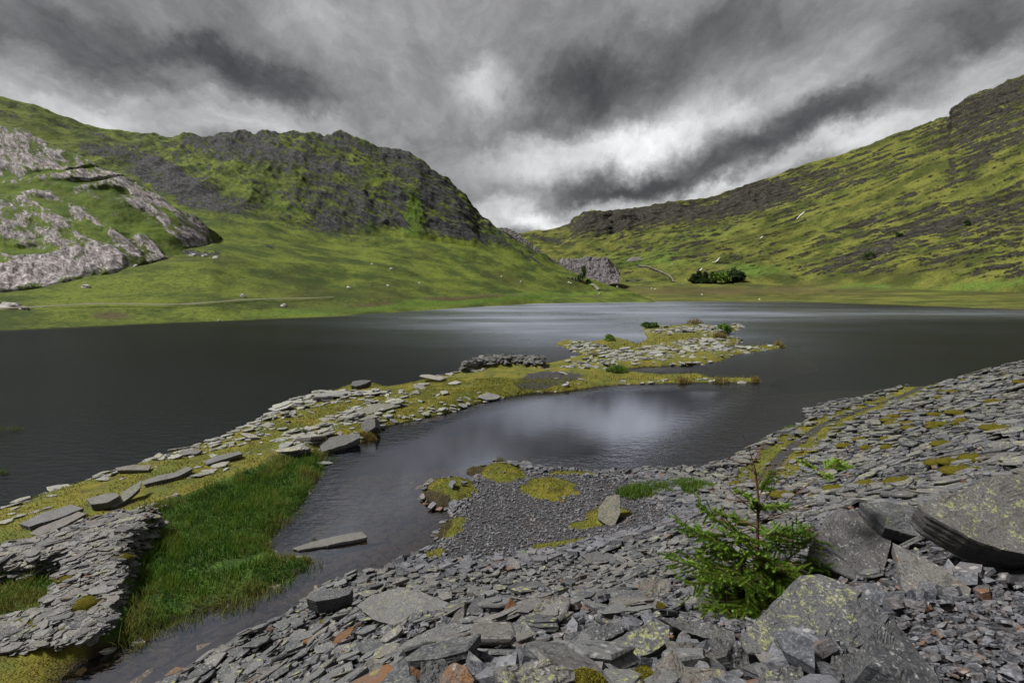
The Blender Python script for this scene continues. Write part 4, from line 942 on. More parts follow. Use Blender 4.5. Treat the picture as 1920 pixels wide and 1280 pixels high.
# drowned slates on the shallow bed
M['drowned'] = slate_material('drowned_slate', base=(.04, .034, .028), light=(.13, .11, .09), warm=(.14, .10, .07), lk=.0)
x, y = candidates(9000, -13, 4, 9, 24); z = hbank(x, y); X_, Y_, _ = pix(x, y, z)
zc = hcause(x, y); zb = np.maximum(z, zc)
ok = (zb < -.03) & (zb > -1.1) & in_view(x, y, z)
x, y, z = x[ok], y[ok], zb[ok]; s = .30 * np.exp(rng.normal(0, .4, len(x)))
nr = np.tile([0, 0, 1.], (len(x), 1)) + rng.normal(0, .10, (len(x), 3))
o = link('drowned_slates', scatter_mesh('drowned_slates', TPL, np.stack([x, y, z + .01], -1), s, nr, rng.uniform(0, 6.3, len(x)), mask_rows(len(x), 0, .2), M['drowned'])); tag(o, 'brown stained slates on the bed of the shallow pond', 'slates', kind='stuff')

# ------------------------------------------------------------ stones on the causeway
def cause_density(X_, Y_):
    return np.clip(blobs(X_, Y_, [(560, 830, 70, 20, 20, .9), (640, 785, 70, 9, 18, .7), (700, 770, 90, 14, 15, .5), (780, 780, 50, 9, 15, .7), (450, 830, 60, 10, 20, .3), (520, 775, 80, 16, 22, 1.0), (620, 742, 110, 15, 14, 1.), (740, 728, 80, 10, 10, .9), (850, 700, 80, 7, 10, .8),
        (330, 850, 130, 14, 14, .7), (110, 905, 130, 12, 12, .8), (20, 960, 60, 18, 12, .6), (50, 1000, 40, 14, 10, .4), (280, 960, 40, 20, 30, 1.1), (400, 880, 60, 10, 20, .3),
        (1090, 648, 50, 10, -8, .8), (1150, 665, 60, 8, 0, .9), (1180, 680, 100, 10, 5, .9), (1260, 655, 110, 14, 10, 1.2), (1320, 645, 50, 8, 0, .9), (1270, 620, 70, 8, 0, .8), (1340, 618, 50, 6, 0, .9), (1390, 655, 60, 5, 3, .9), (1060, 715, 60, 10, 0, .5), (1110, 680, 60, 6, 10, .6), (1100, 652, 50, 8, 0, .4), (1030, 690, 30, 4, 0, .5), (1230, 640, 50, 6, 10, -.9), (1290, 710, 160, 8, 0, -1.5), (1150, 650, 50, 3, 15, -.3)]), 0, 1)
x = np.concatenate([rng.uniform(-24, 4, 46000), rng.uniform(-8, 56, 90000)]); y = np.concatenate([rng.uniform(11, 40, 46000), rng.uniform(36, 136, 90000)])
z = hcause(x, y); scv = sdf(x, y, CWw)
ok = (scv > -.35) & (z > -.25) & (sdf(x, y, RUSHP) < .1) & in_view(x, y, z, 60) & (sdf(x, y, WALLP) < -.15) & (sdf(x, y, HEAPP) < .3)
x, y, z, scv = x[ok], y[ok], z[ok], scv[ok]; X_, Y_, D_ = pix(x, y, z)
dn = cause_density(X_, Y_)
far_side = sdf(x, y + .8, CWw) > scv + .1            # edge that faces the open lake
edge = (1 - sstep(scv, .2, 1.1 + D_ * .01)) * np.where(far_side, .55, .10 * (D_ < 45))
s = (.20 + .0085 * D_) * np.exp(rng.normal(0, .5, len(x)))
prob = np.clip(np.maximum(dn ** 1.5, edge) * .055 * (.35 / (.28 + .011 * D_)) ** 1.3 * 9., 0, 1)
k = rng.random(len(x)) < prob
x, y, z, s, D_ = x[k], y[k], z[k], s[k], D_[k]
nr = gnormal(hcause, x, y, .4) * [.5, .5, 1] + rng.normal(0, .16, (len(x), 3)); nr[:, 2] = np.abs(nr[:, 2]) + .2
pos = np.stack([x, y, z + s * rng.uniform(-.02, .12, len(x))], -1); yw = rng.normal(.5, .7, len(x))
mk = mask_rows(len(x), .62, .01, .22); mk[:, 0] = mk[:, 0] * .5 + .35
M['pale'] = slate_material('pale_slate', base=(.09, .092, .095), light=(.25, .25, .24), warm=(.19, .165, .13), lichen=(.34, .34, .14))
X_, Y_, SZ = px_of(pos, s)
order = np.argsort(-SZ * (X_ > 0)); pk = order[:85]; used = np.zeros(len(x), bool); used[pk] = True
copies('slate', (lambda a, b_: 'pale causeway slate ' + ('above the ruined wall' if a < 330 else 'along the outer edge above the rush bed' if a < 620 else 'around the standing boulder' if a < 800 else 'on its narrow grassy middle' if a < 1020 else 'on the far rubble')), 'slate', 'pale slates scattered along the causeway', TPLB, pos[pk] + [0, 0, .02], s[pk], nr[pk], yw[pk], mk[pk], M['pale'])
r_ = ~used
o = link('causeway_rubble', scatter_mesh('causeway_rubble', TPL, pos[r_], s[r_], nr[r_], yw[r_], mk[r_], M['pale'])); tag(o, 'pale slate rubble strewn along the causeway', 'rubble', kind='stuff')
print('causeway stones', len(x))

# ------------------------------------------------------------ dry stone walls: coursed faces and a rubble top
def perimeter_points(poly, step):
    P_ = []
    for i in range(len(poly)):
        a = poly[i]; b_ = poly[(i + 1) % len(poly)]; L_ = np.linalg.norm(b_ - a)
        if L_ < 1e-6: continue
        for q in range(max(1, int(L_ / step))):
            P_.append((*(a + (b_ - a) * (q + rng.random() * .6) * step / L_), math.atan2(b_[1] - a[1], b_[0] - a[0])))
    return np.array(P_)
def dry_wall(poly, hf, top, label, group_tint, step=.30, course=.075, ntop=900, size=.25, mat='wallstone'):
    root = empty('stone_wall', (float(poly[:, 0].mean()), float(poly[:, 1].mean()), .0)); tag(root, label, 'stone wall')
    off = np.array(root.location)
    PP = []
    for k in range(int(top / course)):
        q = perimeter_points(poly, step); zz_ = (k + .5) * course
        inw = -(zz_ / top) * .10
        p = np.stack([q[:, 0] - np.sin(q[:, 2]) * inw * 0 + rng.normal(0, .04, len(q)), q[:, 1] + rng.normal(0, .04, len(q)), np.full(len(q), zz_) + rng.normal(0, .012, len(q))], -1)
        g = hf(p[:, 0], p[:, 1]); keep = (p[:, 2] < g + .12)
        PP.append((p[keep], size * np.exp(rng.normal(0, .28, keep.sum())), np.tile([0, 0, 1.], (keep.sum(), 1)) + rng.normal(0, .05, (keep.sum(), 3)), q[keep, 2] + rng.normal(0, .15, keep.sum())))
    x0, y0 = poly.min(0) - .2; x1, y1 = poly.max(0) + .2
    x, y = rng.uniform(x0, x1, ntop * 6), rng.uniform(y0, y1, ntop * 6); k = sdf(x, y, poly) > -.12; x, y = x[k][:ntop], y[k][:ntop]
    g = hf(x, y); nr = gnormal(hf, x, y, .3) * [.35, .35, 1] + rng.normal(0, .16, (len(x), 3)); nr[:, 2] = np.abs(nr[:, 2]) + .2
    PP.append((np.stack([x, y, g + rng.uniform(0, .10, len(x))], -1), size * 1.05 * np.exp(rng.normal(0, .4, len(x))), nr, rng.normal(.45, .6, len(x))))
    p, s_, n_, y_ = (np.concatenate([a[i] for a in PP]) for i in range(4))
    ok_ = in_view(p[:, 0], p[:, 1], p[:, 2], 60); p, s_, n_, y_ = p[ok_], s_[ok_], n_[ok_], y_[ok_]
    mk_ = mask_rows(len(p), .35, .03); mk_[:, 0] = mk_[:, 0] * group_tint
    _, _, sz = px_of(p, s_); up = p[:, 2] > hf(p[:, 0], p[:, 1]) - .05
    o_ = np.argsort(-sz * (up + .2)); pk_ = o_[:290]; F = frames(n_, y_)
    mes = []
    for tv, tt in TPLB[:14]:
        mes.append(tri_mesh('stone', tv, tt, M[mat], {'mask': np.repeat([mk_[rng.integers(len(mk_))]], len(tv), 0)}))
    for i in pk_:
        c = bpy.data.objects.new('stone', mes[rng.integers(len(mes))]); COL.objects.link(c); c.parent = root
        c.matrix_local = Matrix.Translation(tuple(map(float, p[i] - off))) @ Matrix(F[i].tolist()).to_4x4() @ Matrix.Scale(float(s_[i]), 4)
    r2 = np.ones(len(p), bool); r2[pk_] = False
    c = link('rubble', scatter_mesh('rubble', TPL, p[r2] - off, s_[r2], n_[r2], y_[r2], mk_[r2], M[mat]), root); c['kind'] = 'stuff'
M['wallstone'] = slate_material('wall_stone', base=(.034, .034, .038), light=(.155, .155, .152), warm=(.14, .115, .09))
M['darkwall'] = slate_material('dark_wall_stone', base=(.035, .035, .035), light=(.12, .12, .12), warm=(.10, .09, .08))
dry_wall(WALLP, hcause, 1.2, 'ruined dry stone wall of stacked slate around a sunken grassy pit', 1., ntop=5200)
dry_wall(HEAPP, hcause, 1.5, 'dark tumbled dry stone wall on the outer edge halfway along the causeway', .6, step=.55, course=.14, ntop=600, size=.62, mat='darkwall')

# ------------------------------------------------------------ far quarry tips, walls, ruin
M['boulder'] = slate_material('pasture_boulder', base=(.20, .18, .18), light=(.42, .39, .38), warm=(.30, .26, .24), scale=.12, lk=0)
def heap_patch(name, lines, x0, x1, dx, label, cat, back, rock, seed, amp=1.5, extra=None):
    P, PX, PY = patch(x0, x1, dx, lines, back=back)
    P = P + normals(P) * (amp * fbm(P * .25, 4, .6, seed=seed))[..., None]
    o = link(name, grid_mesh(name, P, M['tip'])); tag(o, label, cat)
    return P, PX, PY
m, t, b = principled('tip_slate', .95, .2); co = obj_co(t)
n1_ = t.noise(co, .7, 6, .8); n2_ = t.vor(co, .9, out='Color')
t.set(b.inputs['Base Color'], t.mix(t.ss(n1_, .42, .58), (.055, .05, .053), t.mix(t.ss(t.noise(co, .25, 4), .4, .6), (.21, .19, .20), (.30, .275, .28))))
t.set(b.inputs['Normal'], t.bump(t.math('ADD', n1_, t.vor(co, .7)), 1., 1.2)); M['tip'] = m
heap_patch('slate_tip', [([(932, 431), (960, 470), (1010, 502), (1050, 520), (1110, 528)], [(932, 495), (1110, 462)], 0), ([(932, 427), (950, 427), (960, 430), (975, 441), (1000, 461), (1030, 481), (1045, 489), (1070, 499), (1095, 512), (1110, 520)], [(932, 500), (1110, 466)], 26)], 932, 1110, 1.6, 'long grey slate tip running down the ridge end into the pass', 'slate tip', (25, -22), 1, 3, 1.0)
heap_patch('slate_tip', [([(1048, 520), (1075, 532), (1100, 534), (1130, 535), (1162, 530)], [(1048, 555), (1162, 555)], 0), ([(1048, 490), (1056, 484), (1075, 485), (1082, 486), (1090, 483), (1102, 481), (1122, 483), (1138, 482), (1144, 487), (1150, 497), (1162, 508)], [(1048, 585), (1162, 585)], 26)], 1048, 1162, 1.4, 'broad flat topped grey slate tip above the valley floor', 'slate tip', (30, -12), 1, 5, 3.2)
heap_patch('slate_tip', [([(1176, 490), (1208, 488)], [(1176, 720), (1208, 720)], 0), ([(1176, 487), (1184, 482), (1200, 482), (1208, 486)], [(1176, 730), (1208, 730)], 8)], 1176, 1208, 1.4, 'small grey slate tip on the slope above the farm track', 'slate tip', (12, -8), 1, 7, .6)
def at_depth(px, py, D): r = ray(px, py); return r / r[1] * D + np.array([0, 0, CAM_H])
def box_tris(x0, x1, y0, y1, z0, z1):
    V = [(x, y, z) for z in (z0, z1) for y in (y0, y1) for x in (x0, x1)]
    return V, [(0, 2, 3, 1), (4, 5, 7, 6), (0, 1, 5, 4), (2, 6, 7, 3), (0, 4, 6, 2), (1, 3, 7, 5)]
def boxes(name, L_, mat, parent=None, loc=None):
    V, Fc = [], []
    for b4 in L_:
        v_, f_ = box_tris(*b4); Fc += [tuple(i + len(V) for i in q) for q in f_]; V += v_
    me = bpy.data.meshes.new(name); me.from_pydata(V, [], Fc); me.materials.append(mat)
    return link(name, me, parent, loc)
# roofless ruin: gable ends and broken side wall
p = sheet_point('left', 1075, 526); root = empty('ruined_cottage', tuple(p), .15); tag(root, 'roofless dark stone cottage ruin beside the lone tree', 'ruin')
for (x0, x1, h_) in ((-6.2, -3.6, 2.4), (-2.2, -.6, 2.8), (1., 2.2, 3.2), (3., 6., 4.6)):
    boxes('wall', [(x0, x1, -.3, .3, -1, h_ * .8), (x0 + .3, x1 - .5, -.28, .28, h_ * .8 - .1, h_)], M['darkwall'], root)
boxes('gable', [(5.4, 6.2, .3, 5, -1, 3.4), (5.42, 6.18, 1.2, 4., 3.3, 4.9)], M['darkwall'], root)
boxes('gable', [(-6.4, -5.7, .3, 4, -1, 2.2)], M['darkwall'], root)
# long ruined mill wall on the valley floor
p = sheet_point('right', 1213, 527); root = empty('ruined_mill', tuple(p)); tag(root, 'long low ruined slate mill walls on the far valley floor', 'ruin')
for i in range(15):
    x0 = -27 + i * 3.7; h_ = random.choice([.5, .9, 1.6, .7]); 
    boxes('wall', [(x0, x0 + random.uniform(2.8, 4.4), -.4 + (i % 3), .4 + (i % 3), -3, h_)], M['boulder' if i % 4 else 'darkwall'], root)
# field wall by the shore
p = sheet_point('left', 1130, 546); root = empty('field_wall', tuple(p)); tag(root, 'short dark field wall beside the pale bend of the track', 'stone wall')
for i in range(6): boxes('stone', [(-6 + i * 2.2, -4.2 + i * 2.2, -.4, .4, -1, random.uniform(.6, 1.1))], M['darkwall'], root)
# pale track on the slope: a path of its own
def ribbon(name, pix_pts, wid, D, mat, label, lift=.4):
    c = [at_depth(a_, b_, d_) for (a_, b_), d_ in zip(pix_pts, D)]; V = []
    for i, q in enumerate(c): V += [tuple(q + [0, 0, lift]), tuple(q + [0, -wid * 1.2, lift - wid * .45])]
    me = bpy.data.meshes.new(name); me.from_pydata(V, [], [(2 * i, 2 * i + 1, 2 * i + 3, 2 * i + 2) for i in range(len(c) - 1)]); me.materials.append(mat)
    return tag(link(name, me), label, kind='structure')
m, t, b = principled('pale_track', 1, .1); t.set(b.inputs['Base Color'], t.mix(t.noise(obj_co(t), .8, 3), (.13, .125, .08), (.21, .20, .15))); M['track'] = m
def on_sheet(name, pts, up=.6):
    return [sheet_point(name, a_, b_) for a_, b_ in pts]
def strip_on(name, sheet, pts, wid, mat, label, up=.5, vert=False):
    q = []
    for (a_, b_), (c_, d_) in zip(pts[:-1], pts[1:]):
        for f in np.linspace(0, 1, 6, endpoint=False): q.append((a_ + (c_ - a_) * f, b_ + (d_ - b_) * f))
    q.append(pts[-1]); C = np.array([sheet_point(sheet, *u) for u in q]); C = smooth1(C, 8 if len(pts) == 2 else 3); V = []
    toward = -.4 * C / np.linalg.norm(C, axis=1)[:, None]; toward[:, 2] += .9
    for i, c in enumerate(C):
        dv = C[min(i + 1, len(C) - 1)] - C[max(i - 1, 0)]; sd = np.cross(dv, toward[i]); sd /= np.linalg.norm(sd) + 1e-9
        w_ = wid * random.uniform(.6, 1.2); c = c + toward[i] * up; V += [tuple(c - sd * w_ / 2), tuple(c + sd * w_ / 2)]
    me = bpy.data.meshes.new(name); me.from_pydata(V, [], [(2 * i, 2 * i + 1, 2 * i + 3, 2 * i + 2) for i in range(len(q) - 1)]); me.materials.append(mat)
    return tag(link(name, me), label, kind='structure')
strip_on('path', 'right', [(1196, 497), (1215, 503), (1232, 508), (1248, 515), (1262, 523), (1264, 526)], 2.6, M['track'], 'pale quarry track slanting down the far slope', 1.2)
strip_on('path', 'left', [(1106, 533), (1116, 537), (1122, 542), (1118, 546)], 3., M['track'], 'pale bend of track near the lone tree', .8)
strip_on('path', 'left', [(-40, 586), (60, 581), (150, 578), (250, 577), (350, 574), (480, 567), (640, 558)], 0.8, M['track'], 'thin footpath following the far shore', .9)
m, t, b = principled('white_water', .4, .5); t.set(b.inputs['Base Color'], t.mix(t.noise(obj_co(t), .5, 4), (.35, .35, .36), (.55, .55, .57))); M['white'] = m
for pts, lab in (([(1513, 398), (1489, 418)], 'upper white streak of a thin waterfall on the fellside'), ([(1432, 448), (1424, 455)], 'middle white streak of the thin waterfall'), ([(1350, 490), (1344, 496), (1334, 500)], 'white stream cascade just above the dark trees'), ([(1318, 506), (1310, 512)], 'lowest white stream fall beside the dark trees')):
    o = strip_on('waterfall', 'right', pts, 1.3, M['white'], None, 2.2); o['kind'] = 'structure'; o['label'] = lab

# ------------------------------------------------------------ boulders on the far pasture
BL = [(20, 578, 22, 8, 'outcrop', 'whitish boulder at the edge of the shore path'), (44, 580, 10, 5, 'outcrop', 'small pinkish boulder beside the whitish one at the path'), (161, 542, 9, 4, 'left', 'pointed pale boulder alone on the green pasture'), (82, 541, 3, 2, 'left', 'small pale stone under the great pink slab'),
      (457, 558, 6, 4, 'left', 'dark rounded boulder on the pasture above the path'), (532, 575, 6, 4, 'left', 'brownish rock beside the footpath'), (254, 500, 5, 3, 'left', 'pale stone at the foot of the outcrop'), (405, 481, 6, 3, 'left', 'pale rock ending the low rubble line'), (384, 478, 6, 3, 'left', 'second pale rock in the low rubble line'), (362, 479, 7, 3, 'left', 'grey rock in the middle of the low rubble line'),
      (410, 601, 3, 2, 'left', 'pale stone right at the far waterline')]
def rock_tpl(seed, n=9):
    r = np.random.default_rng(seed); V = [(0, 0, 1.)]; rings = 4; T = []
    for j in range(1, rings + 1):
        ph = j / rings * 1.9
        for k in range(n):
            a = 2 * PI * (k + .5 * (j % 2)) / n; rr = 1 + r.normal(0, .13)
            V.append((math.sin(ph) * math.cos(a) * rr, math.sin(ph) * math.sin(a) * rr * .8, math.cos(ph) * rr))
    for k in range(n): T.append((0, 1 + k, 1 + (k + 1) % n))
    for j in range(rings - 1):
        for k in range(n):
            a0 = 1 + j * n + k; a1 = 1 + j * n + (k + 1) % n; T += [(a0, a0 + n, a1 + n), (a0, a1 + n, a1)]
    return np.array(V), np.array(T)
for i, (px_, py_, wd, ht, sh, lab) in enumerate(BL):
    p = sheet_point('left', px_, py_); d = p[1]; k = d / FPX
    tv, tt = rock_tpl(500 + i); me = tri_mesh('boulder', tv * [wd * k, wd * k * .7, ht * k * 1.4], tt, M['boulder'], {'mask': np.tile([.4 if 'dark' not in lab and 'brown' not in lab else .0, 0, .1], (len(tv), 1))})
    tag(link('boulder', me, loc=tuple(p)), lab, 'boulder')
# ------------------------------------------------------------ grass, rushes, moss
def leaf_material(name, cols, rough=.7, trans=.25):
    m, t, b = principled(name, rough, .2)
    s = t.sep(t.attr('mask')); c = cols[0]
    for i, cc in enumerate(cols[1:]): c = t.mix(t.ss(s[0], (i + .4) / (len(cols) - .2), (i + 1.) / (len(cols) - .2)), c, cc)
    c = t.mix(t.ss(s[1], 0, 1, 0, .55), c, tuple(x * 1.6 for x in cols[1]))
    t.set(b.inputs['Base Color'], c)
    tl = t.new('ShaderNodeBsdfTranslucent'); t.l.new(c, tl.inputs[0])
    mx_ = t.new('ShaderNodeMixShader'); mx_.inputs[0].default_value = trans
    on = [n for n in t.n if n.type == 'OUTPUT_MATERIAL'][0]
    t.l.new(b.outputs[0], mx_.inputs[1]); t.l.new(tl.outputs[0], mx_.inputs[2]); t.l.new(mx_.outputs[0], on.inputs[0])
    return m
M['rush'] = leaf_material('rush_blades', [(.016, .050, .006), (.040, .100, .009), (.10, .16, .015), (.20, .17, .05)])
M['turf'] = leaf_material('turf_blades', [(.065, .075, .010), (.150, .145, .016), (.095, .11, .012), (.15, .09, .022)])
M['drygrass'] = leaf_material('dry_rush', [(.06, .06, .015), (.16, .12, .04), (.22, .13, .05), (.10, .10, .02)])
M['fern'] = leaf_material('bright_leaves', [(.05, .16, .01), (.09, .24, .015), (.13, .28, .03)])
def blades(name, pos, h, w, lean, mat, tint, seg=2):
    n = len(pos); a = rng.uniform(0, 2 * PI, n); side = np.stack([np.cos(a), np.sin(a), 0 * a], -1)
    b2 = rng.uniform(0, 2 * PI, n); ln = np.stack([np.cos(b2), np.sin(b2), 0 * b2], -1) * (lean * h * rng.uniform(.2, 1, n))[:, None]
    up = np.array([0, 0, 1.])
    V = []
    ks = np.linspace(0, 1, seg + 1)
    for k in ks[:-1]:
        c = pos + up * (h * k)[:, None] * (1 - .15 * k) + ln * k * k; ww = (w * (1 - .55 * k))[:, None]
        V += [c - side * ww / 2, c + side * ww / 2]
    V.append(pos + up * (h * .9)[:, None] + ln)
    V = np.stack(V, 1); nv = V.shape[1]; T = []
    for j in range(seg - 1): T += [(2 * j, 2 * j + 1, 2 * j + 3), (2 * j, 2 * j + 3, 2 * j + 2)]
    T.append((nv - 3, nv - 2, nv - 1)); T = np.array(T)
    TT = (T[None] + (np.arange(n) * nv)[:, None, None]).reshape(-1, 3)
    mk = np.zeros((n, nv, 3)); mk[..., 0] = tint[:, None]; mk[..., 1] = np.concatenate([np.repeat(ks[:-1], 2), [1]])[None]
    return tri_mesh(name, V.reshape(-1, 3), TT, M[mat], {'mask': mk.reshape(-1, 3)})
# the wet green rush bed
x, y = rng.uniform(-17, -1, 120000), rng.uniform(10.5, 26, 120000); sr = sdf(x, y, RUSHP)
X_, Y_, _ = pix(x, y, .2)
bare = polyline_mask(X_, Y_, [(395, 1075), (430, 1062), (470, 1055), (520, 1035)], 9)
sr = sr + .45 * fbm(np.stack([x, y, 0 * x], -1) * .9, 3, .6, seed=49); k = (sr > -.30 + .45 * rng.random(len(x))) & (rng.random(len(x)) > bare * .9) & (sdf(x, y, WALLP) < -.3)
x, y = x[k][:62000], y[k][:62000]; z = np.maximum(hcause(x, y), -.1)
px_ = wpoly([(-220, 1090), (60, 1055), (118, 1045), (100, 1090), (80, 1130), (0, 1155), (-220, 1195)], .8); x2, y2 = rng.uniform(-19, -9, 30000), rng.uniform(11, 18, 30000); k2 = (sdf(x2, y2, px_) > -.1) & (sdf(x2, y2, WALLP) < -.25); x, y = np.concatenate([x, x2[k2][:7000]]), np.concatenate([y, y2[k2][:7000]]); z = np.maximum(hcause(x, y), -.1)
cl_ = fbm(np.stack([x, y, 0 * x], -1) * 1.1, 3, .6, seed=50); cl2 = fbm(np.stack([x, y, 0 * x], -1) * .35, 2, .6, seed=51)
h = (.15 + .27 * sstep(cl_, -.4, .5)) * rng.uniform(.6, 1.25, len(x))
tint = np.clip(.36 + .85 * cl_ + .5 * cl2 + rng.normal(0, .12, len(x)) + .35 * sstep(-y, -14.5, -12), 0, 1); sr_ = sdf(x, y, RUSHP); tint = np.clip(tint + .45 * (1 - sstep(sr_, 0, 1.3)) * (fbm(np.stack([x, y, 0 * x], -1) * .8, 2, seed=57) > -.1), 0, 1); tint = np.where(rng.random(len(x)) < .09, 1., tint); h = np.where(rng.random(len(x)) < .02, h * 1.5, h)
o = link('rushes', blades('rushes', np.stack([x, y, z], -1), h, rng.uniform(.012, .028, len(x)), .6, 'rush', tint, 3)); tag(o, 'bright green rush bed beside the causeway', 'rushes', kind='stuff')
# short turf on the near causeway and on its shores
x = rng.uniform(-24, 6, 170000); y = rng.uniform(8.6, 46, 170000)
X_, Y_, D_ = pix(x, y, hcause(x, y)); scv = sdf(x, y, CWw)
k = (scv > -.05) & in_view(x, y, 0 * x, 40) & (sdf(x, y, RUSHP) < .1) & (sdf(x, y, WALLP) < -.1) & (rng.random(len(x)) > .7 * cause_density(X_, Y_))
k &= (fbm(np.stack([x, y, 0 * x], -1) * .8, 3, .5, seed=53) > -.35 + .3 * rng.random(len(x)))
x, y = x[k][:52000], y[k][:52000]; z = hcause(x, y); X_, Y_, D_ = pix(x, y, z)
h = rng.uniform(.04, .12, len(x)) * (1 + .5 * (sdf(x, y, CWw) < .6))
tt_ = np.clip(.45 + .5 * fbm(np.stack([x, y, 0 * x], -1) * .5, 3, .5, seed=54) + rng.normal(0, .15, len(x)), 0, 1)
o = link('turf', blades('turf', np.stack([x, y, z - .01], -1), h, D_ * .0011 + .006, .9, 'turf', tt_, 2)); tag(o, 'yellow green turf on the causeway', 'grass', kind='stuff')
# grassy fringe of the far parts and of the low spit
x = rng.uniform(-6, 56, 60000); y = rng.uniform(40, 134, 60000); scv = sdf(x, y, CWw); X_, Y_, D_ = pix(x, y, hcause(x, y))
k = (scv > -.1) & in_view(x, y, 0 * x, 40) & ((blobs(X_, Y_, [(1250, 712, 180, 10, 0, 1.2), (1060, 722, 60, 8, 0, .6), (900, 745, 90, 12, 0, .6), (1420, 650, 60, 4, 0, .7), (1140, 655, 40, 10, 0, .5), (1340, 637, 60, 6, 0, .6), (1230, 640, 80, 8, 10, .3)]) > rng.random(len(x)) * .9))
x, y, D_ = x[k][:22000], y[k][:22000], D_[k][:22000]; z = hcause(x, y)
o = link('fringe_grass', blades('fringe_grass', np.stack([x, y, z], -1), rng.uniform(.15, .4, len(x)), D_ * .0012, .5, 'turf', np.clip(rng.normal(.45, .25, len(x)), 0, 1), 2)); tag(o, 'rough grass on the low spit and far shores', 'grass', kind='stuff')

def tuft(name, px, py, n, h, spread, mat, label, cat, hf, w=.012, lean=.35, z=None, tr=(0, 1), sy=1., grp=None):
    c = on_z(px, py, 0. if z is None else z) if z is not None else ground_at(px, py, hf, t1=150)[0][:2]
    r = np.sqrt(rng.random(n)) * spread; a = rng.uniform(0, 2 * PI, n); lx, ly = r * np.cos(a), r * np.sin(a) * sy
    zz_ = np.maximum(hf(c[0] + lx, c[1] + ly), -.15); z0_ = float(max(hf(c[0], c[1]), 0.))
    hh = h * rng.uniform(.5, 1.1, n) * (1 - .5 * (r / spread) ** 2)
    o_ = link(name, blades(name, np.stack([lx, ly, zz_ - z0_ - .02], -1), hh, np.full(n, w), lean, mat, rng.uniform(*tr, n), 3), loc=(float(c[0]), float(c[1]), z0_))
    return tag(o_, label, cat, grp)
TU = [('rush_tuft', 937, 868, 130, .62, .22, 'drygrass', 'upright tuft of brown green rushes on the mossy point of the gravel bank', 'rush tuft', .014, .15),
      ('rush_tuft', 985, 866, 60, .35, .3, 'drygrass', 'short thin rush tuft beside the tall tuft on the mossy point', 'rush tuft', .012, .25),
      ('rush_tuft', 1212, 925, 2600, .62, 1.25, 'rush', 'dark green clump of rushes at the pond edge behind the lichen boulder', 'rush tuft', .018, .35),
      ('rush_tuft', 1280, 918, 2600, .62, 1.25, 'rush', 'second dark green clump of rushes nearer the mossy track', 'rush tuft', .018, .35),
      ('rush_tuft', 1232, 925, 500, .35, .6, 'rush', 'low sparse green rushes in front of the two dark clumps', 'rush tuft', .016, .4),
      ('rush_tuft', 1478, 806, 300, .45, .5, 'rush', 'small dark green rush clump on the shore beside the mossy track', 'rush tuft', .025, .35),
      ('leafy_plant', 985, 1043, 420, .17, .26, 'fern', 'small bright green plant growing alone in the gravel', 'plant', .022, 1.1),
      ('grass_tuft', 1147, 1030, 120, .22, .13, 'drygrass', 'small brown dry grass tuft on the gravel', 'grass tuft', .01, .4),
      ('grass_tuft', 1255, 1035, 80, .16, .12, 'drygrass', 'dry reddish grass tuft beside the spruce sapling', 'grass tuft', .01, .4),
      ('leafy_plant', 637, 1098, 60, .22, .12, 'fern', 'thin pale green plant at the water edge of the spill', 'plant', .012, .8),
      ]
for nm, px, py, n, h, sp_, mt, lab, ct, w_, ln in TU: tuft(nm, px, py, n, h, sp_, mt, lab, ct, hbank, w_, ln, sy=.7)
TC = [('rush_tuft', 692, 822, 420, .55, .55, 'drygrass', 'brown green rush tuft at the foot of the standing boulder', 'rush tuft', .02, .4),
      ('rush_tuft', 1280, 718, 160, .9, .8, 'drygrass', 'reddish rush tuft hanging over the water on the low spit', 'rush tuft', .06, .25),
      ('rush_tuft', 1350, 717, 160, .8, .9, 'drygrass', 'second reddish rush tuft nearer the tip of the low spit', 'rush tuft', .06, .25),
      ('rush_tuft', 1418, 715, 90, .8, .5, 'drygrass', 'rush tuft at the very tip of the low spit', 'rush tuft', .06, .25),
      ('rush_tuft', 1462, 651, 120, 1.5, .9, 'drygrass', 'brown rush tuft ending the long stony spit', 'rush tuft', .09, .25),
      ('rush_tuft', 1350, 634, 160, 2.0, 1.3, 'drygrass', 'brown rush tuft on the short middle spit', 'rush tuft', .09, .3),
      ('rush_tuft', 1303, 608, 200, 2.2, 2.2, 'drygrass', 'brown green rush tuft on the furthest rubble', 'rush tuft', .10, .3),
      ('rush_tuft', 1157, 697, 600, 1.0, 1.2, 'rush', 'dark green rush clump at the head of the narrow inlet', 'rush tuft', .05, .3)]
for nm, px, py, n, h, sp_, mt, lab, ct, w_, ln in TC: tuft(nm, px, py, n, h, sp_, mt, lab, ct, hcause, w_, ln, sy=.6)
wz = lambda x, y: 0 * np.asarray(x, float)
for px, py, n, h, sp_, lab in ((12, 806, 130, .55, 1.1, 'sparse rushes standing in the open lake far out'), (4, 887, 90, .5, .35, 'small rush clump in the open lake close to the causeway'), (625, 862, 60, .4, .4, 'thin reeds standing in the pond off the end of the rush bed'), (590, 1012, 40, .22, .12, 'tiny green tuft in the water behind the half drowned slab'), (575, 905, 0, 0, 0, '')):
    if n: tuft('reeds', px, py, n, h, sp_, 'rush', lab, 'reeds', wz, .012, .25, z=0., sy=.4)
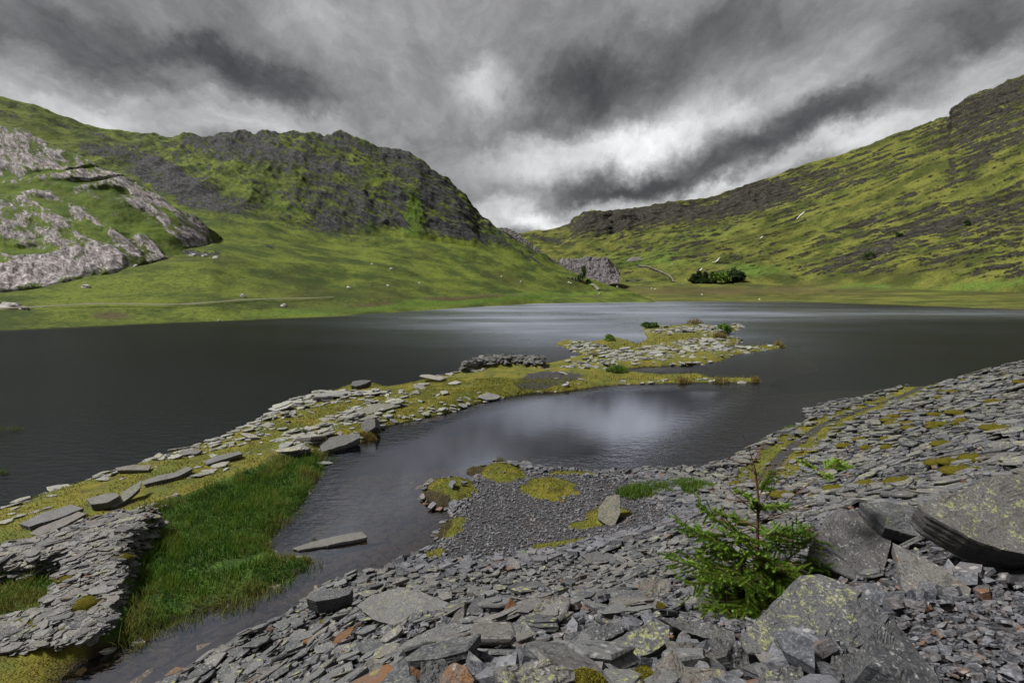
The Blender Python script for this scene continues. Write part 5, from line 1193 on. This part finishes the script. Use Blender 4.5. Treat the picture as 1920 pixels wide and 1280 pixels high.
# moss cushions and mossy hummocks: fine blades on rounded ground
def moss(px, py, rx, ry, hgt, label, hf=hbank, hue=(0, .7), dens=2600, dz=0.):
    hgt *= .55; rx *= 1.35
    g = ground_at(px, py + ry * .6, hf, dz=dz)[0]; k = math.hypot(g[0], g[1]) / FPX * 1.02; R_ = rx * k; n = 26
    V, T = rock_tpl(int(px + py), 18); V = V * [R_, R_ * .8, hgt]
    V = V * (1 + .12 * fbm(V * 9 / max(R_, .1) * .4, 3, seed=5))[:, None]
    o_ = link('moss_cushion', tri_mesh('moss_cushion', V, T, M['moss'], {'mask': np.tile([.4, 0, 0], (len(V), 1))}, smooth=True), loc=tuple(map(float, g)))
    tag(o_, label, 'moss')
    a = rng.uniform(0, 2 * PI, dens); c_ = rng.uniform(.02, 1, dens); s_ = np.sqrt(1 - c_ ** 2)
    p = np.stack([np.cos(a) * s_ * R_, np.sin(a) * s_ * R_ * .8, c_ * hgt], -1) * 1.
    c = link('foliage', blades('foliage', p - [0, 0, hgt * .05], np.full(dens, hgt * .16) * rng.uniform(.5, 1.2, dens), np.full(dens, .006), 1., 'mosstip', rng.uniform(*hue, dens), 2), o_); c['kind'] = 'stuff'
    return o_
m, t, b = principled('moss', 1, .05); n_ = t.noise(obj_co(t), 40, 5, .7)
t.set(b.inputs['Base Color'], t.mix(t.ss(n_, .35, .65), (.035, .035, .006), (.12, .10, .012))); t.set(b.inputs['Normal'], t.bump(n_, 1., .02)); M['moss'] = m
M['mosstip'] = leaf_material('moss_tips', [(.07, .06, .008), (.15, .13, .012), (.19, .17, .02)])
for px, py, rx, ry, hg, lab in ((1098, 1272, 30, 16, .07, 'round olive moss cushion at the bottom edge by the spotted slab'), (1088, 1238, 16, 14, .05, 'bright moss strip on the corner of the pointed slab'), (1008, 1218, 16, 18, .06, 'dark moss cushion between the upright slates'), (1000, 1240, 14, 9, .04, 'low brown moss pad under the leaning grey slate'), (1208, 1262, 22, 16, .06, 'dark moss cushion under the pointed slab'), (1236, 1128, 9, 14, .06, 'small moss cushion beside the rusty topped block'),
                                (615, 1160, 12, 7, .05, 'flat moss patch low on the water side of the spill'), (1205, 1250, 10, 8, .04, 'second small moss pad beside the dark moss cushion')):
    moss(px, py, rx, ry, hg, lab, dz=.05)
for px, py, rx, ry, hg, lab in ((130, 1078, 14, 8, .22, 'ochre moss cushion on top of the ruined wall above the pit'), (158, 1125, 18, 10, .26, 'larger ochre moss cushion on the broad wall top'), (215, 1040, 16, 10, .2, 'dark moss cushion where the two ruined walls meet'), (40, 1172, 26, 9, .2, 'brown moss strip on the lowest wall top'), (120, 1178, 18, 7, .2, 'small moss pad near the end of the lowest wall top')):
    moss(px, py, rx, ry, hg, lab, hf=hcause, dens=1500)
x = rng.uniform(-8, 14, 260000); y = rng.uniform(10, 40, 260000); inm = np.zeros(len(x))
for (c, rx_, ry_, mh) in MW: inm = np.maximum(inm, 1.05 - mound_u(x, y, c, rx_, ry_) + .3 * rng.random(len(x)) - .15)
fringe = (np.abs(sdf(x, y, BANKw)) < .5) & (fbm(np.stack([x, y, 0 * x], -1) * .6, 2, seed=77) > .0) & (y < 22) & (x < 6)
k = ((inm > 0) | (fringe & (rng.random(len(x)) < .35))); x, y = x[k][:42000], y[k][:42000]; z = hbank(x, y)
o = link('shore_turf', blades('shore_turf', np.stack([x, y, z - .01], -1), rng.uniform(.04, .13, len(x)), np.full(len(x), .018), .8, 'turf', np.clip(.5 + .6 * fbm(np.stack([x, y, 0 * x], -1) * 2, 3, seed=78) + rng.normal(0, .15, len(x)), 0, 1), 2)); tag(o, 'mossy turf on the gravel bank', 'grass', kind='stuff')
# turf along the old track
x = rng.uniform(6, 34, 90000); y = rng.uniform(14, 44, 90000); tk = dist_line(x, y, TRACKW); z = hbank(x, y)
k = (tk < 1.5) & (tk > .12) & (z > 0) & in_view(x, y, z, 40) & (np.abs(tk - .55) > .14 * rng.random(len(x))); x, y, z = x[k][:20000], y[k][:20000], z[k][:20000]
o = link('track_turf', blades('track_turf', np.stack([x, y, z], -1), rng.uniform(.04, .12, len(x)), np.full(len(x), .03), .9, 'turf', np.clip(rng.normal(.5, .3, len(x)), 0, 1), 2)); tag(o, 'mossy turf along the old track', 'grass', kind='stuff')
# small moss pads on the scree
x = rng.uniform(8, 34, 400); y = rng.uniform(8, 36, 400); z = hbank(x, y); k = (z > 1) & in_view(x, y, z, 0) & (dist_line(x, y, TRACKW) > 2); x, y, z = x[k][:46], y[k][:46], z[k][:46]
V0, T0 = rock_tpl(77, 12); Vs = []; Ts = []
for i in range(len(x)):
    r_s = random.uniform(.2, .55); Vs.append(V0 * [r_s, r_s * .8, .14] + [x[i], y[i], z[i] + .10]); Ts.append(T0 + i * len(V0))
o = link('scree_moss', tri_mesh('scree_moss', np.concatenate(Vs), np.concatenate(Ts), M['moss'], smooth=True)); tag(o, 'moss pads among the scree slates', 'moss', kind='stuff')

# ------------------------------------------------------------ spruce sapling
def tube(path, rad, nseg=6):
    path = np.asarray(path, float); n = len(path); V = []; T = []
    for i in range(n):
        d = path[min(i + 1, n - 1)] - path[max(i - 1, 0)]; d /= np.linalg.norm(d) + 1e-9
        a = np.cross(d, [0.3, .2, 1.] if abs(d[2]) < .9 else [1., 0, 0]); a /= np.linalg.norm(a); b_ = np.cross(d, a)
        for k in range(nseg):
            an = 2 * PI * k / nseg; V.append(path[i] + (a * math.cos(an) + b_ * math.sin(an)) * rad[i])
    for i in range(n - 1):
        for k in range(nseg):
            p, q = i * nseg + k, i * nseg + (k + 1) % nseg; T += [(p, q, q + nseg), (p, q + nseg, p + nseg)]
    return np.array(V), np.array(T)
class Acc:
    def __init__(s): s.V = []; s.T = []; s.M = []; s.n = 0
    def add(s, V, T, m=(0, 0, 0)):
        V = np.asarray(V); s.V.append(V); s.T.append(np.asarray(T) + s.n); s.M.append(np.tile(m, (len(V), 1)) if np.ndim(m) == 1 else m); s.n += len(V)
    def mesh(s, name, mat): return tri_mesh(name, np.concatenate(s.V), np.concatenate(s.T), mat, {'mask': np.concatenate(s.M)})
M['bark'], t, b = principled('bark', .9, .1); t.set(b.inputs['Base Color'], t.mix(t.noise(obj_co(t), 60, 4), (.07, .035, .020), (.17, .10, .065)))
M['needle'] = leaf_material('spruce_needles', [(.045, .095, .012), (.10, .19, .018), (.20, .30, .04)], .55, .2)
g = ground_at(1418, 1150)[0]; sap = empty('spruce_sapling', tuple(map(float, g))); tag(sap, 'young green spruce sapling with bare brown top shoots growing between the slabs', 'sapling')
SC_ = 1.0; R3 = np.random.default_rng(5)
kk = np.linalg.norm(g[:2]) / FPX * 1.12     # metres per photo pixel at the sapling
def L2(px, py, dy=0.): return np.array([(px - 1418) * kk, dy, (1150 - py) * kk * .92])
trunk = [L2(1418, 1160), L2(1417, 1090, .02), L2(1416, 1020, .03), L2(1414, 950, .03), L2(1408, 900, .04), L2(1398, 868, .04), L2(1386, 838, .05)]
V, T = tube(trunk, np.array([.022, .018, .014, .011, .007, .004, .002]) * 1.0); link('trunk', tri_mesh('trunk', V, T, M['bark'], smooth=True), sap)
trk = np.array(trunk)
def trunk_at(f): i = f * (len(trk) - 1); a = int(min(i, len(trk) - 2)); return trk[a] * (1 - (i - a)) + trk[a + 1] * (i - a)
def twig(acc_w, acc_n, p, d, length, dens, green, droop=.25, rad=.0035):
    n = 6; path = [p]; dd = d / np.linalg.norm(d)
    for i in range(n):
        dd = dd + np.array([0, 0, -droop / n * .9 + .10 * (i > n * .6)]) + R3.normal(0, .05, 3); dd /= np.linalg.norm(dd); path.append(path[-1] + dd * length / n)
    path = np.array(path); V, T = tube(path, np.linspace(rad, rad * .35, n + 1), 4); acc_w.add(V, T)
    nn = int(length * dens)
    if nn and green > 0:
        f = R3.uniform(.12, 1, nn) * n; i = np.minimum(f.astype(int), n - 1); q = path[i] + (path[i + 1] - path[i]) * (f - i)[:, None]
        ax = path[i + 1] - path[i]; ax /= np.linalg.norm(ax, axis=1)[:, None]
        rd = R3.normal(0, 1, (nn, 3)); rd -= ax * (rd * ax).sum(1)[:, None]; rd /= np.linalg.norm(rd, axis=1)[:, None]
        ln_ = R3.uniform(.014, .024, nn)[:, None]; tip = q + (ax * .75 + rd * .8 + [0, 0, .12]) * ln_; sdv = np.cross(ax, rd) * .0024
        V = np.stack([q - sdv, q + sdv, tip], 1).reshape(-1, 3); T = np.arange(nn * 3).reshape(-1, 3)
        mk = np.zeros((nn, 3, 3)); mk[..., 0] = np.clip(R3.normal(green, .18, nn), 0, 1)[:, None]; mk[:, 2, 1] = .5
        acc_n.add(V, T, mk.reshape(-1, 3))
    return path
W0 = None
def bough(p0, p1, green, bare=.1, nsub=9, sub=.45):
    aw, an = Acc(), Acc(); d = p1 - p0; L_ = np.linalg.norm(d)
    path = twig(aw, an, p0, d + np.array([0, 0, .1 * L_]), L_, 2000 if green > 0 else 0, green, .22, .006)
    for k in range(nsub):
        f = .18 + .8 * k / nsub; i = int(f * 6); q = path[i] + (path[min(i + 1, 6)] - path[i]) * (f * 6 - i)
        for sd_s in (-1, 1):
            dd = d / L_; side = np.cross(dd, [0, 0, 1.]); side /= np.linalg.norm(side) + 1e-9
            v_ = dd * .8 + side * sd_s * R3.uniform(.6, 1.1) + np.array([0, 0, R3.normal(0, .15)])
            gsub = green if R3.random() > bare else 0
            twig(aw, an, q, v_, L_ * sub * (1.1 - f * .7) * R3.uniform(.7, 1.2), 2100, gsub, .3, .0028)
            if R3.random() < .6: twig(aw, an, q + v_ * L_ * .12, v_ + R3.normal(0, .5, 3), L_ * sub * .5, 1350, gsub, .3, .002)
    br = link('branch', aw.mesh('branch', M['bark']), sap)
    if an.n: nd = link('needles', an.mesh('needles', M['needle']), br); nd['kind'] = 'stuff'
B_ = [((1416, 1085), (1310, 1050), -.2, .55), ((1416, 1095), (1350, 1095), -.55, .6), ((1417, 1100), (1470, 1120), -.5, .5), ((1416, 1070), (1440, 1050), -.6, .6), ((1416, 1080), (1525, 1030), .1, .4), ((1416, 1045), (1380, 1010), -.3, .6), ((1416, 1060), (1500, 1080), -.15, .45),((1416, 1080), (1290, 1085), -.10, .55), ((1416, 1090), (1320, 1110), -.35, .6), ((1416, 1060), (1300, 1020), .1, .5), ((1416, 1040), (1330, 965), .05, .55), ((1416, 1070), (1345, 1060), -.45, .5), ((1416, 1050), (1500, 1015), .15, .35), ((1416, 1075), (1512, 1060), .0, .35), ((1416, 1090), (1490, 1100), -.3, .45), ((1417, 1100), (1440, 1135), -.4, .5), ((1416, 1060), (1460, 1080), -.5, .45),
      ((1416, 1020), (1375, 990), -.3, .6), ((1416, 1020), (1470, 985), -.15, .4), ((1416, 1000), (1365, 975), .2, .45), ((1417, 1110), (1375, 1130), -.35, .5), ((1416, 1030), (1500, 1040), .4, .25), ((1416, 1030), (1340, 1035), .45, .3), ((1417, 1100), (1290, 1075), .25, .4), ((1417, 1085), (1400, 1110), -.55, .6), ((1416, 1065), (1480, 1060), -.35, .5), ((1416, 1050), (1410, 1020), -.45, .55),
      ((1414, 955), (1380, 930), .0, .7), ((1412, 940), (1440, 905), .05, .6), ((1414, 970), (1400, 940), -.15, .75), ((1413, 960), (1445, 950), -.1, .5), ((1417, 1095), (1420, 1060), -.6, .55), ((1417, 1105), (1330, 1085), -.5, .6)]
for (p0, p1, dy, gr) in B_:
    bough(L2(*p0), L2(*p1, dy), gr, bare=.26, nsub=12, sub=.38)
for q in range(16):
    a = q * 2.4; z_ = 1045 + 60 * R3.random(); bough(L2(1416, z_), L2(1400 + 85 * math.cos(a), z_ - 22 + 40 * R3.random(), .33 * math.sin(a)), R3.uniform(.3, .8), bare=.3, nsub=9, sub=.42)
for (p0, p1, dy) in (((1415, 975), (1365, 930), 0), ((1414, 960), (1475, 880), .05), ((1412, 930), (1395, 880), 0), ((1410, 920), (1440, 890), .1), ((1405, 900), (1360, 870), 0), ((1400, 880), (1418, 850), 0), ((1415, 985), (1500, 960), .1), ((1415, 990), (1345, 985), .1), ((1414, 950), (1350, 945), -.1), ((1415, 1010), (1510, 1000), 0)):
    bough(L2(*p0), L2(*p1, dy), 0, nsub=5, sub=.3)
# one long shoot reaching out over the scree
bough(L2(1416, 990), L2(1560, 893, .15), 0, nsub=3, sub=.12)
for q in ((1515, 905, 1490, 890), (1520, 905, 1545, 888), (1530, 900, 1562, 897), (1510, 912, 1535, 915)):
    bough(L2(q[0], q[1], .12), L2(q[2], q[3], .14), .8, nsub=5, sub=.6, bare=0)

# ------------------------------------------------------------ far trees and bushes
M['treeleaf'] = leaf_material('tree_leaves', [(.012, .030, .008), (.028, .060, .012), (.05, .095, .02)], .8, .15)
M['bushleaf'] = leaf_material('bush_leaves', [(.03, .07, .008), (.07, .14, .012), (.11, .19, .02)], .8, .15)
def crown(p, rx, rz, n, leaf, seed, shape='round', zc=0., tint=(0, 1)):
    r = np.random.default_rng(seed); V = []; mk = []
    cl = r.normal(0, 1, (max(8, n // 60), 3)); cl /= np.linalg.norm(cl, axis=1)[:, None]; cl *= r.uniform(.35, 1., len(cl))[:, None] ** .6
    if shape == 'cone': cl[:, 2] = r.uniform(-1, 1, len(cl)); cl[:, :2] *= ((1.05 - cl[:, 2]) / 1.6)[:, None]
    if shape == 'dome': cl[:, 2] = np.abs(cl[:, 2]) * 1.3 - .3
    w_ = r.integers(0, len(cl), n); q = cl[w_] + r.normal(0, .17, (n, 3)); q = q * [rx, rx, rz] + [0, 0, zc]
    t1 = r.normal(0, 1, (n, 3)); t1 /= np.linalg.norm(t1, axis=1)[:, None]; t2 = np.cross(t1, r.normal(0, 1, (n, 3))); t2 /= np.linalg.norm(t2, axis=1)[:, None]
    s_ = leaf * r.uniform(.5, 1.3, n)[:, None]
    V = np.stack([q - t1 * s_, q + t1 * s_, q + t2 * s_ * 1.2], 1).reshape(-1, 3); T = np.arange(n * 3).reshape(-1, 3)
    ct = r.uniform(*tint, len(cl))[w_]; mk = np.zeros((n, 3, 3)); mk[..., 0] = np.clip(ct + r.normal(0, .1, n), 0, 1)[:, None]
    return V, T, mk.reshape(-1, 3)
def tree(name, px, py, D, wpx, hpx, label, cat, shape, mat='treeleaf', n=1500, trunk=.25, sheet=None, tint=(0, 1), hf=None):
    p = at_depth(px, py, D) if D else (sheet_point(sheet, px, py) if sheet else ground_at(px, py, hf, t1=150)[0])
    k = p[1] / FPX; W_, H_ = wpx * k, hpx * k; root = empty(name, tuple(map(float, p))); tag(root, label, cat)
    if trunk:
        pa = [(0, 0, -.1 * H_), (.01 * H_, 0, .3 * H_), (-.01 * H_, 0, .6 * H_), (0, 0, .85 * H_)]
        V, T = tube(pa, np.array([.035, .028, .018, .006]) * H_ * (1.2 if trunk > .3 else 1), 6); ac = Acc(); ac.add(V, T)
        for i in range(7):
            a = i * 2.4; z_ = H_ * (trunk + .08 * i * (1 - trunk)); V, T = tube([(0, 0, z_), (math.cos(a) * W_ * .2, math.sin(a) * W_ * .2, z_ + H_ * .08), (math.cos(a) * W_ * .38, math.sin(a) * W_ * .38, z_ + H_ * .13)], np.array([.012, .008, .003]) * H_, 4); ac.add(V, T)
        link('trunk', ac.mesh('trunk', M['bark']), root)
    zc = H_ * (trunk + (1 - trunk) / 2) if trunk else H_ * .35; rz = H_ * (1 - trunk) / 2 if trunk else H_ * .6
    V, T, mk_ = crown(p, W_ / 2, rz, n, max(W_ * .06, k * 1.2), int(px * 3 + py), shape, zc, tint)
    link('crown', tri_mesh('crown', V, T, M[mat], {'mask': mk_}), root)
tree('broadleaf_tree', 1093, 531, None, 13, 34, 'lone slim tree with open crown standing by the ruined cottage', 'tree', 'round', n=900, trunk=.28, sheet='left')
tree('bush', 1102, 531, None, 9, 9, 'small dark bush beside the lone tree', 'bush', 'dome', n=500, trunk=0, sheet='left')
for i, (px, w_, h_, D, sh, tn, lab) in enumerate([(1300, 14, 20, 520, 'cone', (0, .4), 'dark conifer at the outer end of the far tree clump'), (1310, 16, 26, 525, 'cone', (0, .5), 'second dark conifer in the far tree clump'), (1321, 14, 24, 520, 'cone', (0, .5), 'pointed conifer standing before the gap in the far clump'), (1337, 11, 27, 520, 'cone', (0, .3), 'narrow dark conifer just past the gap in the far clump'),
        (1351, 22, 26, 512, 'dome', (.5, 1), 'bright green rounded tree in the far clump'), (1368, 20, 24, 518, 'dome', (0, .5), 'dark rounded tree beside the bright green one'), (1376, 22, 29, 525, 'cone', (0, .4), 'tallest dark tree at the back of the far clump'), (1387, 16, 22, 518, 'dome', (0, .4), 'dark tree at the inner end of the far clump')]):
    w_ *= 1.35; h_ *= .78
    tree('conifer' if sh == 'cone' else 'broadleaf_tree', px, 532 - (D - 512) * .15, None, w_, h_, lab, 'tree', sh, sheet='right', mat='bushleaf' if tn[0] > .4 else 'treeleaf', n=2200, trunk=.04, tint=tn)
for px, py, w_, h_, lab in ((1628, 486, 20, 16, 'round dark bush halfway up the fellside above the boulders'), (1811, 424, 14, 12, 'dark bush higher up the fellside'), (1690, 447, 10, 6, 'small bush on a ledge of the fellside')):
    tree('bush', px, py, None, w_, h_, lab, 'bush', 'dome', n=500, trunk=0, sheet='right', tint=(0, .6))
for px, py, w_, h_, lab, mt, tn in ((1355, 623, 26, 17, 'round green bush on the furthest rubble of the causeway', 'bushleaf', (.1, .9)), (1218, 614, 30, 10, 'low dark shrub at the very end of the causeway', 'treeleaf', (.2, 1)), (1257, 610, 20, 7, 'small shrub beside the low dark one', 'treeleaf', (.3, 1)), (1142, 639, 20, 12, 'bright yellow green shrub on the side rubble', 'bushleaf', (.5, 1))):
    tree('bush', px, py, None, w_, h_, lab, 'bush', 'dome', mat=mt, n=1600, trunk=0, hf=hcause, tint=tn)
# sheep grazing on the far pasture: tiny woolly bodies with heads and legs
M['wool'], t, b = principled('wool', 1, 0); t.set(b.inputs['Base Color'], t.mix(t.noise(obj_co(t), 5, 3), (.5, .48, .42), (.7, .68, .62)))
def sheep_mesh():
    ac = Acc(); V, T = rock_tpl(9, 9); V2 = V * [.62, .42, .36] + [0, 0, .72]; V3 = V * [.6, .5, -.3] + [0, 0, .70]; ac.add(V2, T); ac.add(V3, T[:, ::-1])
    ac.add(V * [.20, .16, .14] + [.70, 0, .62], T)
    for sx_ in (-.36, .36):
        for sy_ in (-.18, .18):
            v_, t_ = tube([(sx_, sy_, .6), (sx_, sy_, .0)], [.07, .045], 5); ac.add(v_, t_)
    return ac.mesh('sheep', M['wool'])
me = sheep_mesh(); sh0 = None
for i, (px, py, sh) in enumerate([(1066, 533, 'left'), (1070, 534, 'left'), (1124, 553, 'left'), (1158, 541, 'left'), (1222, 542, 'right'), (1227, 543, 'right'), (976, 528, 'left'), (1261, 501, 'right'), (654, 540, 'left'), (727, 540, 'left'), (733, 506, 'left'), (697, 498, 'left'), (940, 520, 'left'), (787, 535, 'left'), (1316, 554, 'right'), (1423, 563, 'right')]):
    p = sheet_point(sh, px, py); o_ = bpy.data.objects.new('sheep', me); COL.objects.link(o_); o_.location = tuple(p); o_.rotation_euler.z = random.uniform(0, 6.3); o_.scale = (1.25,) * 3
    tag(o_, 'white sheep grazing on the far pasture', 'sheep', 'sheep scattered over the far pasture')

# one overall tone for every ground, rock and leaf colour, so that the exposure stays with the sky
for m in bpy.data.materials:
    b = m.node_tree.nodes.get('Principled BSDF') if m.use_nodes else None
    if b is None or m.name in ('white_water', 'wool'): continue
    lk = b.inputs['Base Color'].links
    if lk:
        t = NT(m.node_tree); t.set(b.inputs['Base Color'], t.vmath('SCALE', lk[0].from_socket, .82))
